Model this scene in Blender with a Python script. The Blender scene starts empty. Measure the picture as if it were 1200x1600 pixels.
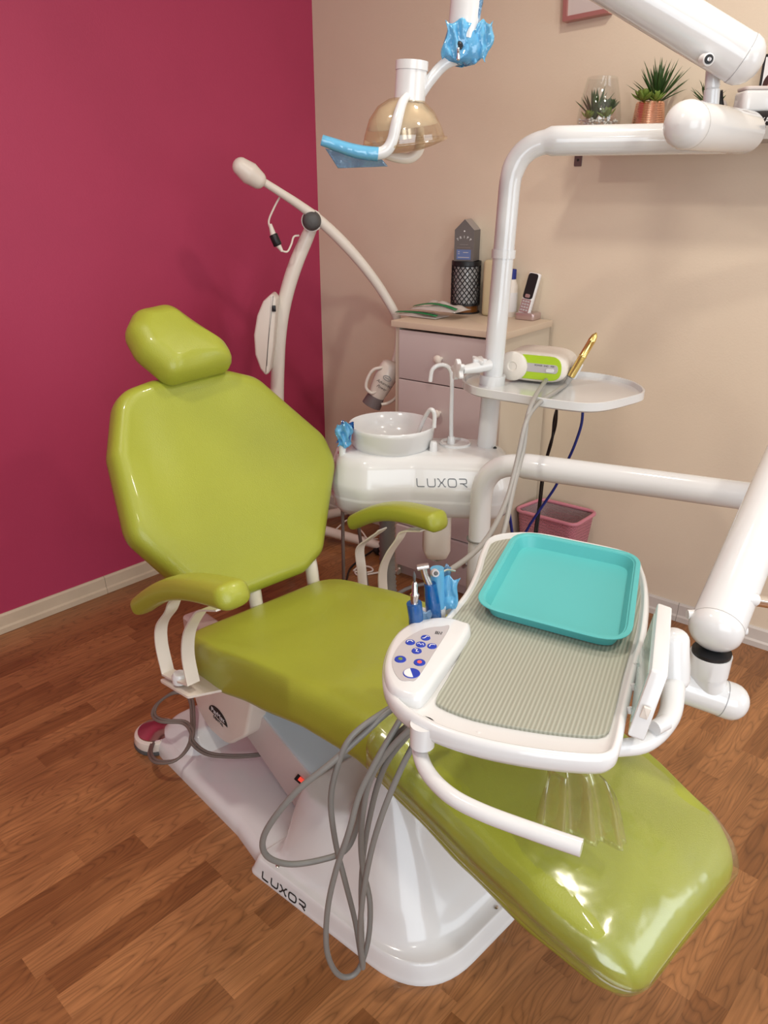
import bpy, bmesh, math, random
from mathutils import Vector, Matrix, Quaternion
R = math.radians
V3 = Vector
scene = bpy.context.scene
col = scene.collection

# ------------------------------------------------------------------ camera
F = 1202.0; H = 1.5; PITCH = math.atan(500/1202)
cd = bpy.data.cameras.new('camera'); cam = bpy.data.objects.new('camera', cd); col.objects.link(cam)
cam.location = (0, 0, H); cam.rotation_euler = (math.pi/2-PITCH, 0, 0)
cd.sensor_fit = 'VERTICAL'; cd.sensor_height = 24; cd.lens = 24*F/1600; cd.clip_start = .02
scene.camera = cam
# ------------------------------------------------------------------ exposure, world, lights
scene.view_settings.view_transform = 'Standard'; scene.view_settings.look = 'None'
scene.view_settings.exposure = 0.0; scene.view_settings.gamma = 1
scene.view_settings.use_curve_mapping = False
wd = bpy.data.worlds.new('world'); scene.world = wd; wd.use_nodes = True
wd.node_tree.nodes['Background'].inputs[0].default_value = (.95, .97, 1, 1)
wd.node_tree.nodes['Background'].inputs[1].default_value = 0.5
def area(name, loc, target, sx, sy, power, color, shape='RECTANGLE'):
    l = bpy.data.lights.new(name, 'AREA'); l.shape = shape; l.size = sx; l.size_y = sy
    l.energy = power; l.color = color
    o = bpy.data.objects.new(name, l); col.objects.link(o); o.location = loc
    o.rotation_euler = (V3(target)-V3(loc)).to_track_quat('-Z', 'Y').to_euler()
    return o
area('window_daylight', (.6, -1.85, 1.5), (.6, 2, 1.0), 2.4, 1.9, 56, (.84, .92, 1))
area('side_window_daylight', (2.75, 0.2, 1.5), (0, 1.0, .8), 1.5, 1.5, 22, (.86, .93, 1))
for (lx, ly, p) in ((-.75, 1.0, 15), (1.15, .55, 15), (.1, -.6, 7), (.55, 1.75, 11)):
    area('downlight', (lx, ly, 2.72), (lx, ly, 0), .16, .16, p, (1, .93, .83), 'DISK')

# ------------------------------------------------------------------ placement helpers (real 3D points)
cP, sP = math.cos(PITCH), math.sin(PITCH)
def ray(px, py):
    a = (px-600)/F; b = (800-py)/F
    return V3((a, cP+b*sP, -sP+b*cP))
def at_z(px, py, z):
    r = ray(px, py); t = (z-H)/r.z; return V3((r.x*t, r.y*t, z))
def at_y(px, py, y):
    r = ray(px, py); t = y/r.y; return V3((r.x*t, y, H+r.z*t))
def at_plane(px, py, P, n):
    r = ray(px, py); o = V3((0, 0, H)); t = (V3(P)-o).dot(n)/r.dot(n); return o+r*t
HD = R(47)
CA = V3((math.cos(HD), -math.sin(HD), 0)); CW = V3((math.sin(HD), math.cos(HD), 0)); CO = V3((-.29, 1.76, 0))
def CH(u, v, z): return CO+CA*u+CW*v+V3((0, 0, z))
WB = V3((-.265, 3.655, 0)); WD = V3((1.622, -1.306, 0)).normalized(); WN = V3((-1.306, -1.622, 0)).normalized()
PB = V3((-.98, 2.926, 0)); PD = V3((.436, .477, 0)).normalized(); PN = V3((.477, -.436, 0)).normalized()
def at_wall(px, py, off=0): return at_plane(px, py, WB+WN*off, WN)

# ------------------------------------------------------------------ materials
def nodes(m): return m.node_tree.nodes, m.node_tree.links
def mat(name, color, rough=.4, metal=0, spec=.5, trans=0, alpha=1, coat=0, ior=1.45, noise=0, nscale=300, cvar=0, cscale=4, emit=0, sss=0):
    m = bpy.data.materials.new(name); m.use_nodes = True
    N, L = nodes(m); b = N['Principled BSDF']
    b.inputs['Base Color'].default_value = (*color, 1); b.inputs['Roughness'].default_value = rough
    b.inputs['Metallic'].default_value = metal; b.inputs['Specular IOR Level'].default_value = spec
    b.inputs['Transmission Weight'].default_value = trans; b.inputs['Alpha'].default_value = alpha
    b.inputs['Coat Weight'].default_value = coat; b.inputs['IOR'].default_value = ior
    if emit:
        b.inputs['Emission Color'].default_value = (*color, 1); b.inputs['Emission Strength'].default_value = emit
    tc = N.new('ShaderNodeTexCoord')
    if noise:
        n = N.new('ShaderNodeTexNoise'); n.inputs['Scale'].default_value = nscale; n.inputs['Detail'].default_value = 3
        L.new(tc.outputs['Object'], n.inputs['Vector'])
        bp = N.new('ShaderNodeBump'); bp.inputs['Strength'].default_value = noise; bp.inputs['Distance'].default_value = .002
        L.new(n.outputs['Fac'], bp.inputs['Height']); L.new(bp.outputs['Normal'], b.inputs['Normal'])
    if cvar:
        n = N.new('ShaderNodeTexNoise'); n.inputs['Scale'].default_value = cscale; n.inputs['Detail'].default_value = 4
        L.new(tc.outputs['Object'], n.inputs['Vector'])
        mx = N.new('ShaderNodeMix'); mx.data_type = 'RGBA'
        mx.inputs['A'].default_value = (*[c*(1-cvar) for c in color], 1)
        mx.inputs['B'].default_value = (*[min(1, c*(1+cvar)) for c in color], 1)
        L.new(n.outputs['Fac'], mx.inputs['Factor']); L.new(mx.outputs['Result'], b.inputs['Base Color'])
    return m
M = {}
M['lime'] = mat('lime_vinyl', (.345, .375, .040), .36, noise=.25, nscale=420, cvar=.10, cscale=5, coat=.15)
M['white'] = mat('white_gloss', (.735, .74, .735), .16, coat=.3, cvar=.02)
M['enamel'] = mat('white_enamel', (.72, .73, .73), .13, coat=.5, noise=.06, nscale=40)
M['cream'] = mat('cream_plastic', (.78, .72, .64), .30, cvar=.03)
M['beam'] = mat('blue_grey_paint', (.50, .56, .60), .35, cvar=.03)
M['dark'] = mat('dark_plastic', (.012, .012, .013), .4, cvar=.1)
M['grey'] = mat('grey_rubber', (.22, .215, .20), .42, cvar=.08)
M['hosegrey'] = mat('light_grey_hose', (.34, .33, .31), .4, cvar=.05)
M['brown'] = mat('brown_hose', (.17, .13, .11), .5, cvar=.08)
M['knobgrey'] = mat('grey_knob', (.09, .09, .09), .55, noise=.3)
M['steel'] = mat('steel', (.62, .60, .58), .25, metal=1, noise=.05)
M['chrome'] = mat('chrome', (.85, .84, .82), .06, metal=1, cvar=.02)
M['gold'] = mat('gold', (.80, .62, .22), .22, metal=1, cvar=.05)
M['copper'] = mat('copper', (.90, .50, .36), .18, metal=1, noise=.05)
M['rosegold'] = mat('rose_frame', (.52, .24, .22), .35, metal=.5, cvar=.05)
M['turq'] = mat('turquoise_plastic', (.10, .48, .48), .38, cvar=.04)
M['panelgrey'] = mat('panel_grey', (.50, .47, .47), .4, cvar=.03)
M['blue'] = mat('button_blue', (.02, .05, .42), .35, cvar=.1)
M['frost'] = mat('frosted_cover', (.80, .74, .66), .3, alpha=.62, cvar=.03)
M['leaf'] = mat('leaf_green', (.035, .085, .018), .5, cvar=.5, cscale=30)
M['leafl'] = mat('leaf_light', (.16, .24, .035), .5, cvar=.4, cscale=30)
M['pebble'] = mat('pebble_white', (.80, .77, .74), .7, cvar=.2, cscale=60)
M['pinkmesh'] = mat('pink_plastic', (.55, .20, .25), .4, alpha=.9, cvar=.05)
M['woodtop'] = mat('worktop', (.66, .54, .41), .45, cvar=.06, cscale=12)
M['carc'] = mat('cabinet_side', (.60, .53, .42), .5, cvar=.03)
M['drawer'] = mat('drawer_front', (.60, .52, .50), .42, cvar=.03)
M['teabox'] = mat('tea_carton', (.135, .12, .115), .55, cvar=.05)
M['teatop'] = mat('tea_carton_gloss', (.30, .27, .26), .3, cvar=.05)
M['label'] = mat('label_blue', (.12, .17, .35), .5, cvar=.05)
M['ink'] = mat('ink', (.02, .02, .02), .5, cvar=.1)
M['inkw'] = mat('ink_white', (.8, .8, .8), .5, cvar=.02)
M['inkg'] = mat('ink_grey', (.14, .15, .16), .4, metal=.3, cvar=.05)
M['yellowliquid'] = mat('bottle_plastic', (.62, .54, .34), .3, cvar=.06)
M['red'] = mat('red_plastic', (.5, .01, .02), .4, cvar=.05)
M['redlit'] = mat('red_switch', (.9, .08, .05), .3, emit=.6)
M['cablue'] = mat('cable_blue', (.012, .025, .20), .45, cvar=.1)
M['silverpink'] = mat('phone_silver', (.55, .42, .40), .3, metal=.6, cvar=.05)
M['greenzip'] = mat('green_zip', (.02, .22, .07), .4, cvar=.1)
M['sgreen'] = mat('device_green', (.42, .62, .03), .3, cvar=.04)
M['greyend'] = mat('nozzle_grey', (.17, .14, .14), .4, cvar=.05)
M['screen'] = mat('viewer_screen', (.45, .66, .62), .12, coat=.5, cvar=.04)
M['paper'] = mat('paper', (.62, .55, .52), .4, cvar=.03)
M['shelf'] = mat('shelf_grey', (.42, .40, .37), .4, cvar=.04)
M['bracket'] = mat('bracket_brown', (.14, .09, .085), .4, cvar=.05)
M['blackbox'] = mat('black_carton', (.010, .008, .009), .35, cvar=.1)
M['hair'] = mat('photo_hair', (.05, .015, .012), .5, cvar=.3, cscale=40)
M['skin'] = mat('photo_skin', (.55, .28, .2), .5, cvar=.1)
M['ceil'] = mat('ceiling_paint', (.80, .77, .72), .7, noise=.1, cvar=.02)
M['candle'] = mat('amber_glass', (.20, .07, .015), .25, cvar=.4, cscale=30)
M['alu'] = mat('foot_steel', (.55, .38, .38), .16, metal=1, cvar=.1)

def thin(name, tint, haze=0.0, hcol=(.8, .8, .8), rough=.06, k=2.0, bump=.0, bscale=25):
    m = bpy.data.materials.new(name); m.use_nodes = True; N, L = nodes(m); N.remove(N['Principled BSDF']); out = N['Material Output']
    tr = N.new('ShaderNodeBsdfTransparent'); tr.inputs[0].default_value = (*tint, 1)
    df = N.new('ShaderNodeBsdfDiffuse'); df.inputs[0].default_value = (*hcol, 1)
    gl = N.new('ShaderNodeBsdfGlossy'); gl.inputs['Roughness'].default_value = rough; gl.inputs['Color'].default_value = (1, 1, 1, 1)
    fr = N.new('ShaderNodeLayerWeight'); fr.inputs['Blend'].default_value = .5
    p5 = N.new('ShaderNodeMath'); p5.operation = 'POWER'; p5.inputs[1].default_value = 4.0; L.new(fr.outputs['Facing'], p5.inputs[0])
    ml = N.new('ShaderNodeMath'); ml.operation = 'MULTIPLY_ADD'; ml.inputs[1].default_value = .5; ml.inputs[2].default_value = .035*k; ml.use_clamp = True; L.new(p5.outputs[0], ml.inputs[0])
    a = N.new('ShaderNodeMixShader'); a.inputs[0].default_value = haze; L.new(tr.outputs[0], a.inputs[1]); L.new(df.outputs[0], a.inputs[2])
    b = N.new('ShaderNodeMixShader'); L.new(ml.outputs[0], b.inputs[0]); L.new(a.outputs[0], b.inputs[1]); L.new(gl.outputs[0], b.inputs[2]); L.new(b.outputs[0], out.inputs[0])
    if bump:
        tc = N.new('ShaderNodeTexCoord'); n = N.new('ShaderNodeTexNoise'); n.inputs['Scale'].default_value = bscale; n.inputs['Detail'].default_value = 2; L.new(tc.outputs['Object'], n.inputs['Vector'])
        bp = N.new('ShaderNodeBump'); bp.inputs['Strength'].default_value = bump; bp.inputs['Distance'].default_value = .01; L.new(n.outputs['Fac'], bp.inputs['Height'])
        for x in (gl, fr): L.new(bp.outputs['Normal'], x.inputs['Normal'])
    return m
M['film'] = thin('blue_film', (.40, .74, .95), .48, (.20, .62, .90), .1, 2, .5, 40)
M['filmdark'] = thin('deep_blue_film', (.02, .22, .62), .55, (.01, .15, .45), .1, 2, .4, 50)
M['filmpale'] = thin('pale_blue_film', (.52, .70, .84), .22, (.22, .46, .70), .1, 2, .5, 40)
M['amber'] = thin('smoked_cover', (.91, .82, .68), .16, (.66, .55, .40), .06, 2.2)
M['clear'] = thin('clear_sleeve', (.985, .99, .95), .02, (.7, .75, .45), .20, 1.5, .35, 16)
M['clear2'] = thin('clear_flap', (.90, .90, .70), .10, (.75, .75, .5), .08, 3.0, .3, 30)
M['glass'] = thin('clear_glass', (.96, .97, .96), .015, (.8, .8, .8), .02, 1.6)
M['bag'] = thin('clear_bag', (.92, .90, .88), .52, (.82, .76, .72), .1, 2.5, .6, 40)
M['liner'] = thin('bin_liner', (.9, .85, .85), .25, (.7, .6, .6), .12, 2, .6, 30)
def wall_mat(name, color, stains):
    m = mat(name, color, .55, noise=.22, nscale=160)
    N, L = nodes(m); b = N['Principled BSDF']; tc = N.new('ShaderNodeTexCoord')
    n = N.new('ShaderNodeTexNoise'); n.inputs['Scale'].default_value = 2.6; n.inputs['Detail'].default_value = 5
    L.new(tc.outputs['Object'], n.inputs['Vector'])
    r = N.new('ShaderNodeValToRGB'); r.color_ramp.elements[0].position = .32; r.color_ramp.elements[1].position = .5
    r.color_ramp.elements[0].color = (*[c*stains for c in color], 1); r.color_ramp.elements[1].color = (*color, 1)
    L.new(n.outputs['Fac'], r.inputs['Fac']); L.new(r.outputs['Color'], b.inputs['Base Color'])
    return m
M['pinkwall'] = wall_mat('magenta_paint', (.43, .040, .105), .96)
M['beigewall'] = wall_mat('beige_paint', (.755, .645, .50), .96)

def woodish(m, A, B, plank=True, ang=0):
    N, L = nodes(m); b = N['Principled BSDF']
    def n(t, **k):
        x = N.new('ShaderNode'+t)
        for a, v in k.items(): setattr(x, a, v)
        return x
    def mth(op, a, bb=None):
        x = n('Math', operation=op)
        for i, v in enumerate((a, bb)):
            if v is None: continue
            if isinstance(v, (int, float)): x.inputs[i].default_value = v
            else: L.new(v, x.inputs[i])
        return x.outputs[0]
    tc = n('TexCoord'); mp = n('Mapping'); mp.inputs['Rotation'].default_value = (0, 0, -ang)
    L.new(tc.outputs['Object'], mp.inputs['Vector'])
    sp = n('SeparateXYZ'); L.new(mp.outputs[0], sp.inputs[0])
    X, Yv = sp.outputs[0], sp.outputs[1]
    row = mth('FLOOR', mth('DIVIDE', Yv, .067))
    wn = n('TexWhiteNoise', noise_dimensions='1D'); L.new(row, wn.inputs['W'])
    xs = mth('ADD', X, mth('MULTIPLY', wn.outputs['Value'], 3.0))
    cidx = mth('FLOOR', mth('DIVIDE', xs, .40))
    cb = n('CombineXYZ'); L.new(row, cb.inputs[0]); L.new(cidx, cb.inputs[1])
    w2 = n('TexWhiteNoise', noise_dimensions='2D'); L.new(cb.outputs[0], w2.inputs['Vector'])
    # grain
    off = mth('MULTIPLY', w2.outputs['Value'], 37.0)
    g = n('CombineXYZ'); L.new(mth('MULTIPLY', xs, 3.0), g.inputs[0]); L.new(mth('ADD', mth('MULTIPLY', Yv, 60.0), off), g.inputs[1]); L.new(off, g.inputs[2])
    ns = n('TexNoise'); ns.inputs['Scale'].default_value = 1.6; ns.inputs['Detail'].default_value = 6; ns.inputs['Roughness'].default_value = .65
    L.new(g.outputs[0], ns.inputs['Vector'])
    g2 = n('CombineXYZ'); L.new(mth('ADD', mth('MULTIPLY', xs, 2.2), off), g2.inputs[0]); L.new(mth('MULTIPLY', Yv, 14.0), g2.inputs[1]); L.new(off, g2.inputs[2])
    wv = n('TexNoise'); wv.inputs['Scale'].default_value = 1.0; wv.inputs['Detail'].default_value = 1
    L.new(g2.outputs[0], wv.inputs['Vector'])
    rings = mth('ABSOLUTE', mth('SINE', mth('MULTIPLY', wv.outputs['Fac'], 75.0)))
    rp = mth('POWER', rings, .35)
    base = n('ValToRGB'); e = base.color_ramp.elements
    e[0].position = 0; e[0].color = (*A, 1); e[1].position = 1; e[1].color = (*B, 1)
    L.new(w2.outputs['Value'], base.inputs['Fac'])
    tone = mth('MULTIPLY', mth('ADD', mth('MULTIPLY', ns.outputs['Fac'], 1.3), .40), mth('ADD', mth('MULTIPLY', rp, .52), .53))
    mx = n('Mix', data_type='RGBA', blend_type='MULTIPLY'); mx.inputs['Factor'].default_value = 1
    L.new(base.outputs['Color'], mx.inputs['A'])
    cc = n('CombineColor'); 
    for i in range(3): L.new(tone, cc.inputs[i])
    L.new(cc.outputs[0], mx.inputs['B']); L.new(mx.outputs['Result'], b.inputs['Base Color'])
    bp = n('Bump'); bp.inputs['Strength'].default_value = .15; bp.inputs['Distance'].default_value = .001
    L.new(ns.outputs['Fac'], bp.inputs['Height']); L.new(bp.outputs['Normal'], b.inputs['Normal'])
M['floor'] = mat('laminate_floor', (.3, .12, .04), .34, coat=.12)
woodish(M['floor'], (.215, .085, .028), (.37, .165, .062), ang=R(47))
M['skirt'] = mat('skirting', (.60, .50, .37), .4, cvar=.16, cscale=9)
M['skirtb'] = mat('skirting_pale', (.62, .57, .52), .4, cvar=.08, cscale=9)
# ribbed mat
M['pad'] = mat('ribbed_mat', (.36, .365, .29), .5)
def ribs(m, ang, pitch, A, B):
    N, L = nodes(m); b = N['Principled BSDF']; tc = N.new('ShaderNodeTexCoord'); mp = N.new('ShaderNodeMapping')
    mp.inputs['Rotation'].default_value = (0, 0, ang); L.new(tc.outputs['Object'], mp.inputs['Vector'])
    w = N.new('ShaderNodeTexWave'); w.inputs['Scale'].default_value = 1/pitch/3.18; L.new(mp.outputs[0], w.inputs['Vector'])
    r = N.new('ShaderNodeValToRGB'); r.color_ramp.elements[0].color = (*A, 1); r.color_ramp.elements[1].color = (*B, 1)
    r.color_ramp.elements[0].position = .2; r.color_ramp.elements[1].position = .8
    L.new(w.outputs['Fac'], r.inputs['Fac']); L.new(r.outputs['Color'], b.inputs['Base Color'])
    bp = N.new('ShaderNodeBump'); bp.inputs['Strength'].default_value = .5; bp.inputs['Distance'].default_value = .001
    L.new(w.outputs['Fac'], bp.inputs['Height']); L.new(bp.outputs['Normal'], b.inputs['Normal'])

# ------------------------------------------------------------------ mesh helpers
def link(name, me, m, parent=None, smooth=True, angle=None):
    o = bpy.data.objects.new(name, me); col.objects.link(o)
    if m is not None:
        for mm in (m if isinstance(m, (list, tuple)) else [m]): me.materials.append(M[mm] if isinstance(mm, str) else mm)
    if smooth: me.shade_smooth()
    if angle:
        me.set_sharp_from_angle(angle=R(angle))
    if parent is not None:
        o.parent = parent
        if parent.type == 'EMPTY': o.matrix_parent_inverse = Matrix.Translation(-parent.location)
    return o
def mesh(verts, faces):
    me = bpy.data.meshes.new('m'); me.from_pydata([tuple(v) for v in verts], [], faces)
    bm = bmesh.new(); bm.from_mesh(me); bmesh.ops.recalc_face_normals(bm, faces=bm.faces[:]); bm.to_mesh(me); bm.free()
    me.update(); return me
class MB:
    def __init__(s): s.v = []; s.f = []
    def add(s, v, f):
        k = len(s.v); s.v += [V3(x) for x in v]; s.f += [tuple(i+k for i in ff) for ff in f]; return s
    def build(s, name, m, parent=None, smooth=True, angle=40): return link(name, mesh(s.v, s.f), m, parent, smooth, angle)
def thing(name, label, cat, loc, group=None):
    o = bpy.data.objects.new(name, None); col.objects.link(o); o.location = loc; o.empty_display_size = .05
    tag(o, label, cat, group); return o
def tag(o, label=None, cat=None, group=None, kind=None):
    if label: o['label'] = label
    if cat: o['category'] = cat
    if group: o['group'] = group
    if kind: o['kind'] = kind
    return o
def catmull(pts, n=8, closed=False):
    P = [V3(p) for p in pts]; out = []; N = len(P)
    rng = range(N if closed else N-1)
    for i in rng:
        p1, p2 = P[i], P[(i+1) % N]
        p0 = P[i-1] if (i > 0 or closed) else p1*2-p2
        p3 = P[(i+2) % N] if (i+2 < N or closed) else p2*2-p1
        for k in range(n):
            t = k/n; t2, t3 = t*t, t*t*t
            out.append(.5*((2*p1)+(p2-p0)*t+(2*p0-5*p1+4*p2-p3)*t2+(3*p1-p0-3*p2+p3)*t3))
    if not closed: out.append(P[-1])
    return out
def fillet(pts, r, n=6, closed=True):
    """round the corners of a polygon / polyline (2D or 3D) with radius r (scalar or per point)"""
    P = [V3(tuple(p)+(0,)) if len(p) == 2 else V3(p) for p in pts]; N = len(P); out = []
    for i in range(N):
        if not closed and i in (0, N-1): out.append(P[i]); continue
        rr = r[i] if isinstance(r, (list, tuple)) else r
        p, a, b = P[i], P[i-1], P[(i+1) % N]
        da, db = (a-p), (b-p); la, lb = da.length, db.length; da.normalize(); db.normalize()
        ang = da.angle(db, math.pi); 
        if rr <= 0 or ang > 3.1: out.append(p); continue
        t = min(rr/math.tan(ang/2), la*.49, lb*.49)
        q0, q1 = p+da*t, p+db*t
        for k in range(n+1):
            s = k/n; out.append(q0*(1-s)**2+p*2*s*(1-s)+q1*s*s)
    return out
def tube_geo(pts, r, seg=16, cap=True, sect=None, dome=False):
    P = [V3(p) for p in pts]; n = len(P)
    rr = [r]*n if isinstance(r, (int, float)) else list(r)
    T = []
    for i in range(n):
        t = (P[min(i+1, n-1)]-P[max(i-1, 0)]); T.append(t.normalized() if t.length > 1e-9 else V3((0, 0, 1)))
    up = V3((0, 0, 1)) if abs(T[0].z) < .9 else V3((0, 1, 0))
    nn = T[0].cross(up).normalized(); frames = []
    for i in range(n):
        if i: nn = T[i-1].rotation_difference(T[i]) @ nn
        nn = (nn-T[i]*nn.dot(T[i])).normalized(); frames.append((nn, T[i].cross(nn)))
    if dome:
        e = []
        for side in (0, -1):
            R0 = rr[side]; base = P[side]; d = -T[0] if side == 0 else T[-1]; dd = []
            for k in range(1, 6):
                a = k/5*math.pi/2*.97; dd.append((base+d*R0*dome*math.sin(a), max(R0*math.cos(a), .0004)))
            e.append(dd)
        P = [x[0] for x in reversed(e[0])]+P+[x[0] for x in e[1]]
        rr = [x[1] for x in reversed(e[0])]+rr+[x[1] for x in e[1]]
        frames = [frames[0]]*5+frames+[frames[-1]]*5; n = len(P)
    vs, fs = [], []
    for i in range(n):
        a, b = frames[i]
        for k in range(seg):
            th = 2*math.pi*k/seg; vs.append(P[i]+(a*math.cos(th)+b*math.sin(th))*rr[i])
    for i in range(n-1):
        for k in range(seg):
            k2 = (k+1) % seg; fs.append((i*seg+k, i*seg+k2, (i+1)*seg+k2, (i+1)*seg+k))
    if cap: fs.append(tuple(range(seg-1, -1, -1))); fs.append(tuple((n-1)*seg+k for k in range(seg)))
    return vs, fs
def tube(name, pts, r, m, parent=None, seg=16, smooth_path=0, dome=False, closed=False):
    if smooth_path: 
        if isinstance(r, (list, tuple)):
            rr = []
            for i in range(len(r)-1):
                for k in range(smooth_path): rr.append(r[i]+(r[i+1]-r[i])*k/smooth_path)
            rr.append(r[-1]); r = rr
        pts = catmull(pts, smooth_path)
    return MB().add(*tube_geo(pts, r, seg, True, None, dome)).build(name, m, parent)
def frame_mat(origin, zdir, xdir=None):
    z = V3(zdir).normalized(); x = V3(xdir) if xdir is not None else (V3((1, 0, 0)) if abs(z.x) < .9 else V3((0, 1, 0)))
    x = (x-z*x.dot(z)).normalized(); y = z.cross(x)
    return Matrix(((x.x, y.x, z.x, origin[0]), (x.y, y.y, z.y, origin[1]), (x.z, y.z, z.z, origin[2]), (0, 0, 0, 1)))
def lathe_geo(prof, mt=None, seg=32, sx=1, sy=1):
    vs, fs = [], []; n = len(prof)
    for (r, z) in prof:
        r = max(r, .0002)
        for k in range(seg):
            th = 2*math.pi*k/seg; v = V3((r*math.cos(th)*sx, r*math.sin(th)*sy, z)); vs.append(mt @ v if mt else v)
    for i in range(n-1):
        for k in range(seg):
            k2 = (k+1) % seg; fs.append((i*seg+k, i*seg+k2, (i+1)*seg+k2, (i+1)*seg+k))
    fs.append(tuple(range(seg-1, -1, -1))); fs.append(tuple((n-1)*seg+k for k in range(seg)))
    return vs, fs
def lathe(name, prof, mt, m, parent=None, seg=32, sx=1, sy=1, angle=40):
    if not isinstance(mt, Matrix): mt = Matrix.Translation(mt)
    return MB().add(*lathe_geo(prof, mt, seg, sx, sy)).build(name, m, parent, True, angle)
def offset_poly(P, d):
    """inset closed planar polygon (xy) by d (positive = inwards), ccw or cw"""
    n = len(P); ar = sum(P[i].x*P[(i+1) % n].y-P[(i+1) % n].x*P[i].y for i in range(n)); s = 1 if ar > 0 else -1
    out = []
    for i in range(n):
        e = (P[(i+1) % n]-P[i-1]); e.z = 0
        if e.length < 1e-9: e = V3((1, 0, 0))
        e.normalize(); nrm = V3((-e.y, e.x, 0))*s; out.append(P[i]+nrm*d)
    return out
def slab_geo(outline, rings, mt=None):
    """stack of insets of a closed outline: rings = [(inset, z)...] bottom to top"""
    P = [V3(tuple(p)+(0,)) if len(p) == 2 else V3(p) for p in outline]
    for p in P: p.z = 0
    vs, fs = [], []; n = len(P)
    for (ins, z) in rings:
        for q in offset_poly(P, ins):
            v = V3((q.x, q.y, z)); vs.append(mt @ v if mt else v)
    for i in range(len(rings)-1):
        for k in range(n):
            k2 = (k+1) % n; fs.append((i*n+k, i*n+k2, (i+1)*n+k2, (i+1)*n+k))
    fs.append(tuple(range(n-1, -1, -1))); m = len(rings)-1; fs.append(tuple(m*n+k for k in range(n)))
    return vs, fs
def rnd(z0, z1, r, n=3):
    out = []
    for k in range(n+1):
        a = math.pi/2*k/n; out.append((r*(1-math.sin(a)), z0+r*(1-math.cos(a))))
    for k in range(n+1):
        a = math.pi/2*k/n; out.append((r*(1-math.cos(a)), z1-r*(1-math.sin(a))))
    return out
def slab(name, outline, rings, m, parent=None, mt=None, angle=40):
    return MB().add(*slab_geo(outline, rings, mt)).build(name, m, parent, True, angle)
def rect(x0, y0, x1, y1): return [(x0, y0), (x1, y0), (x1, y1), (x0, y1)]
def rbox(name, sx, sy, sz, r, mt, m, parent=None, cr=None):
    """box centred in x,y, base at z=0 of the matrix, rounded"""
    o = fillet(rect(-sx/2, -sy/2, sx/2, sy/2), cr if cr is not None else max(r, .001), 5)
    if not isinstance(mt, Matrix): mt = Matrix.Translation(mt)
    return slab(name, o, rnd(0, sz, r), m, parent, mt)
def cushion(name, outline, center, fpos, m, parent=None, prof=None, crown=None):
    """outline: closed list of 2D pts; fpos(p2, t, s) -> world; t 0 bottom..1 top, s radial 0..1"""
    P = [V3(tuple(p)+(0,)) if len(p) == 2 else V3(p) for p in outline]; c = V3(tuple(center)+(0,)); n = len(P)
    prof = prof or [(.03, 0), (.010, .05), (.002, .16), (0, .35), (0, .6), (.003, .75), (.011, .88), (.024, .965), (.04, 1)]
    rings = [(None, s, 0) for s in (.3, .65)] + [(i, 1, t) for i, t in prof] + [(None, s, 1) for s in (.85, .78, .66, .54, .42, .3, .18, .07)]
    vs, fs = [], []
    for (ins, s, t) in rings:
        for p in P:
            d = p-c; L = d.length; k = s*(1-.04/L) if ins is None else (1-ins/L)
            q = c+d*k; vs.append(fpos(q, t, min(1, k)))
    for i in range(len(rings)-1):
        for k in range(n):
            k2 = (k+1) % n; fs.append((i*n+k, i*n+k2, (i+1)*n+k2, (i+1)*n+k))
    fs.append(tuple(range(n-1, -1, -1))); mm = len(rings)-1; fs.append(tuple(mm*n+k for k in range(n)))
    return MB().add(vs, fs).build(name, m, parent, True, None)
def lerp_tab(tab, x):
    if x <= tab[0][0]: return tab[0][1]
    for (a, va), (b, vb) in zip(tab, tab[1:]):
        if x <= b: 
            s = (x-a)/(b-a); s = s*s*(3-2*s)*.5+s*.5; return va+(vb-va)*s
    return tab[-1][1]
def text(name, body, size, mt, m, parent=None, ext=.0004, align='CENTER', sx=1, shear=0):
    c = bpy.data.curves.new(name, 'FONT'); c.body = body; c.size = size; c.extrude = ext; c.align_x = align; c.align_y = 'CENTER'; c.shear = shear
    t = bpy.data.objects.new(name, c); col.objects.link(t); bpy.context.view_layer.update()
    dg = bpy.context.evaluated_depsgraph_get(); me = bpy.data.meshes.new_from_object(t.evaluated_get(dg))
    bpy.data.objects.remove(t); me.transform(mt @ Matrix.Diagonal((sx, 1, 1, 1))); me.materials.clear()
    return link(name, me, m, parent, False)
def strokes(name, sts, mt, w, m, parent=None, ht=.0006, fmap=None):
    mb = MB()
    for s in sts:
        pts = [V3((p[0], p[1], 0)) for p in s]; n = len(pts); vs = []
        for i, p in enumerate(pts):
            e = (pts[min(i+1, n-1)]-pts[max(i-1, 0)]).normalized(); nr = V3((-e.y, e.x, 0))*w/2
            for q, z in ((p-nr, 0), (p+nr, 0), (p+nr, ht), (p-nr, ht)):
                q = V3((q.x, q.y, z)); vs.append(fmap(q) if fmap else mt @ q)
        fs = []
        for i in range(n-1):
            for k in range(4): fs.append((i*4+k, i*4+(k+1) % 4, i*4+4+(k+1) % 4, i*4+4+k))
        fs += [(3, 2, 1, 0), tuple(4*(n-1)+k for k in range(4))]; mb.add(vs, fs)
    return mb.build(name, m, parent, False, None)
from mathutils.bvhtree import BVHTree
def projector(o, mt, direction, lift=.0006):
    me = o.data; bv = BVHTree.FromPolygons([v.co.copy() for v in me.vertices], [tuple(p.vertices) for p in me.polygons]); d = V3(direction).normalized()
    def f(q):
        p = mt @ V3((q.x, q.y, 0)); h = bv.ray_cast(p-d*.3, d)
        return (h[0] if h[0] is not None else p)-d*(lift+q.z)
    return f
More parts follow.
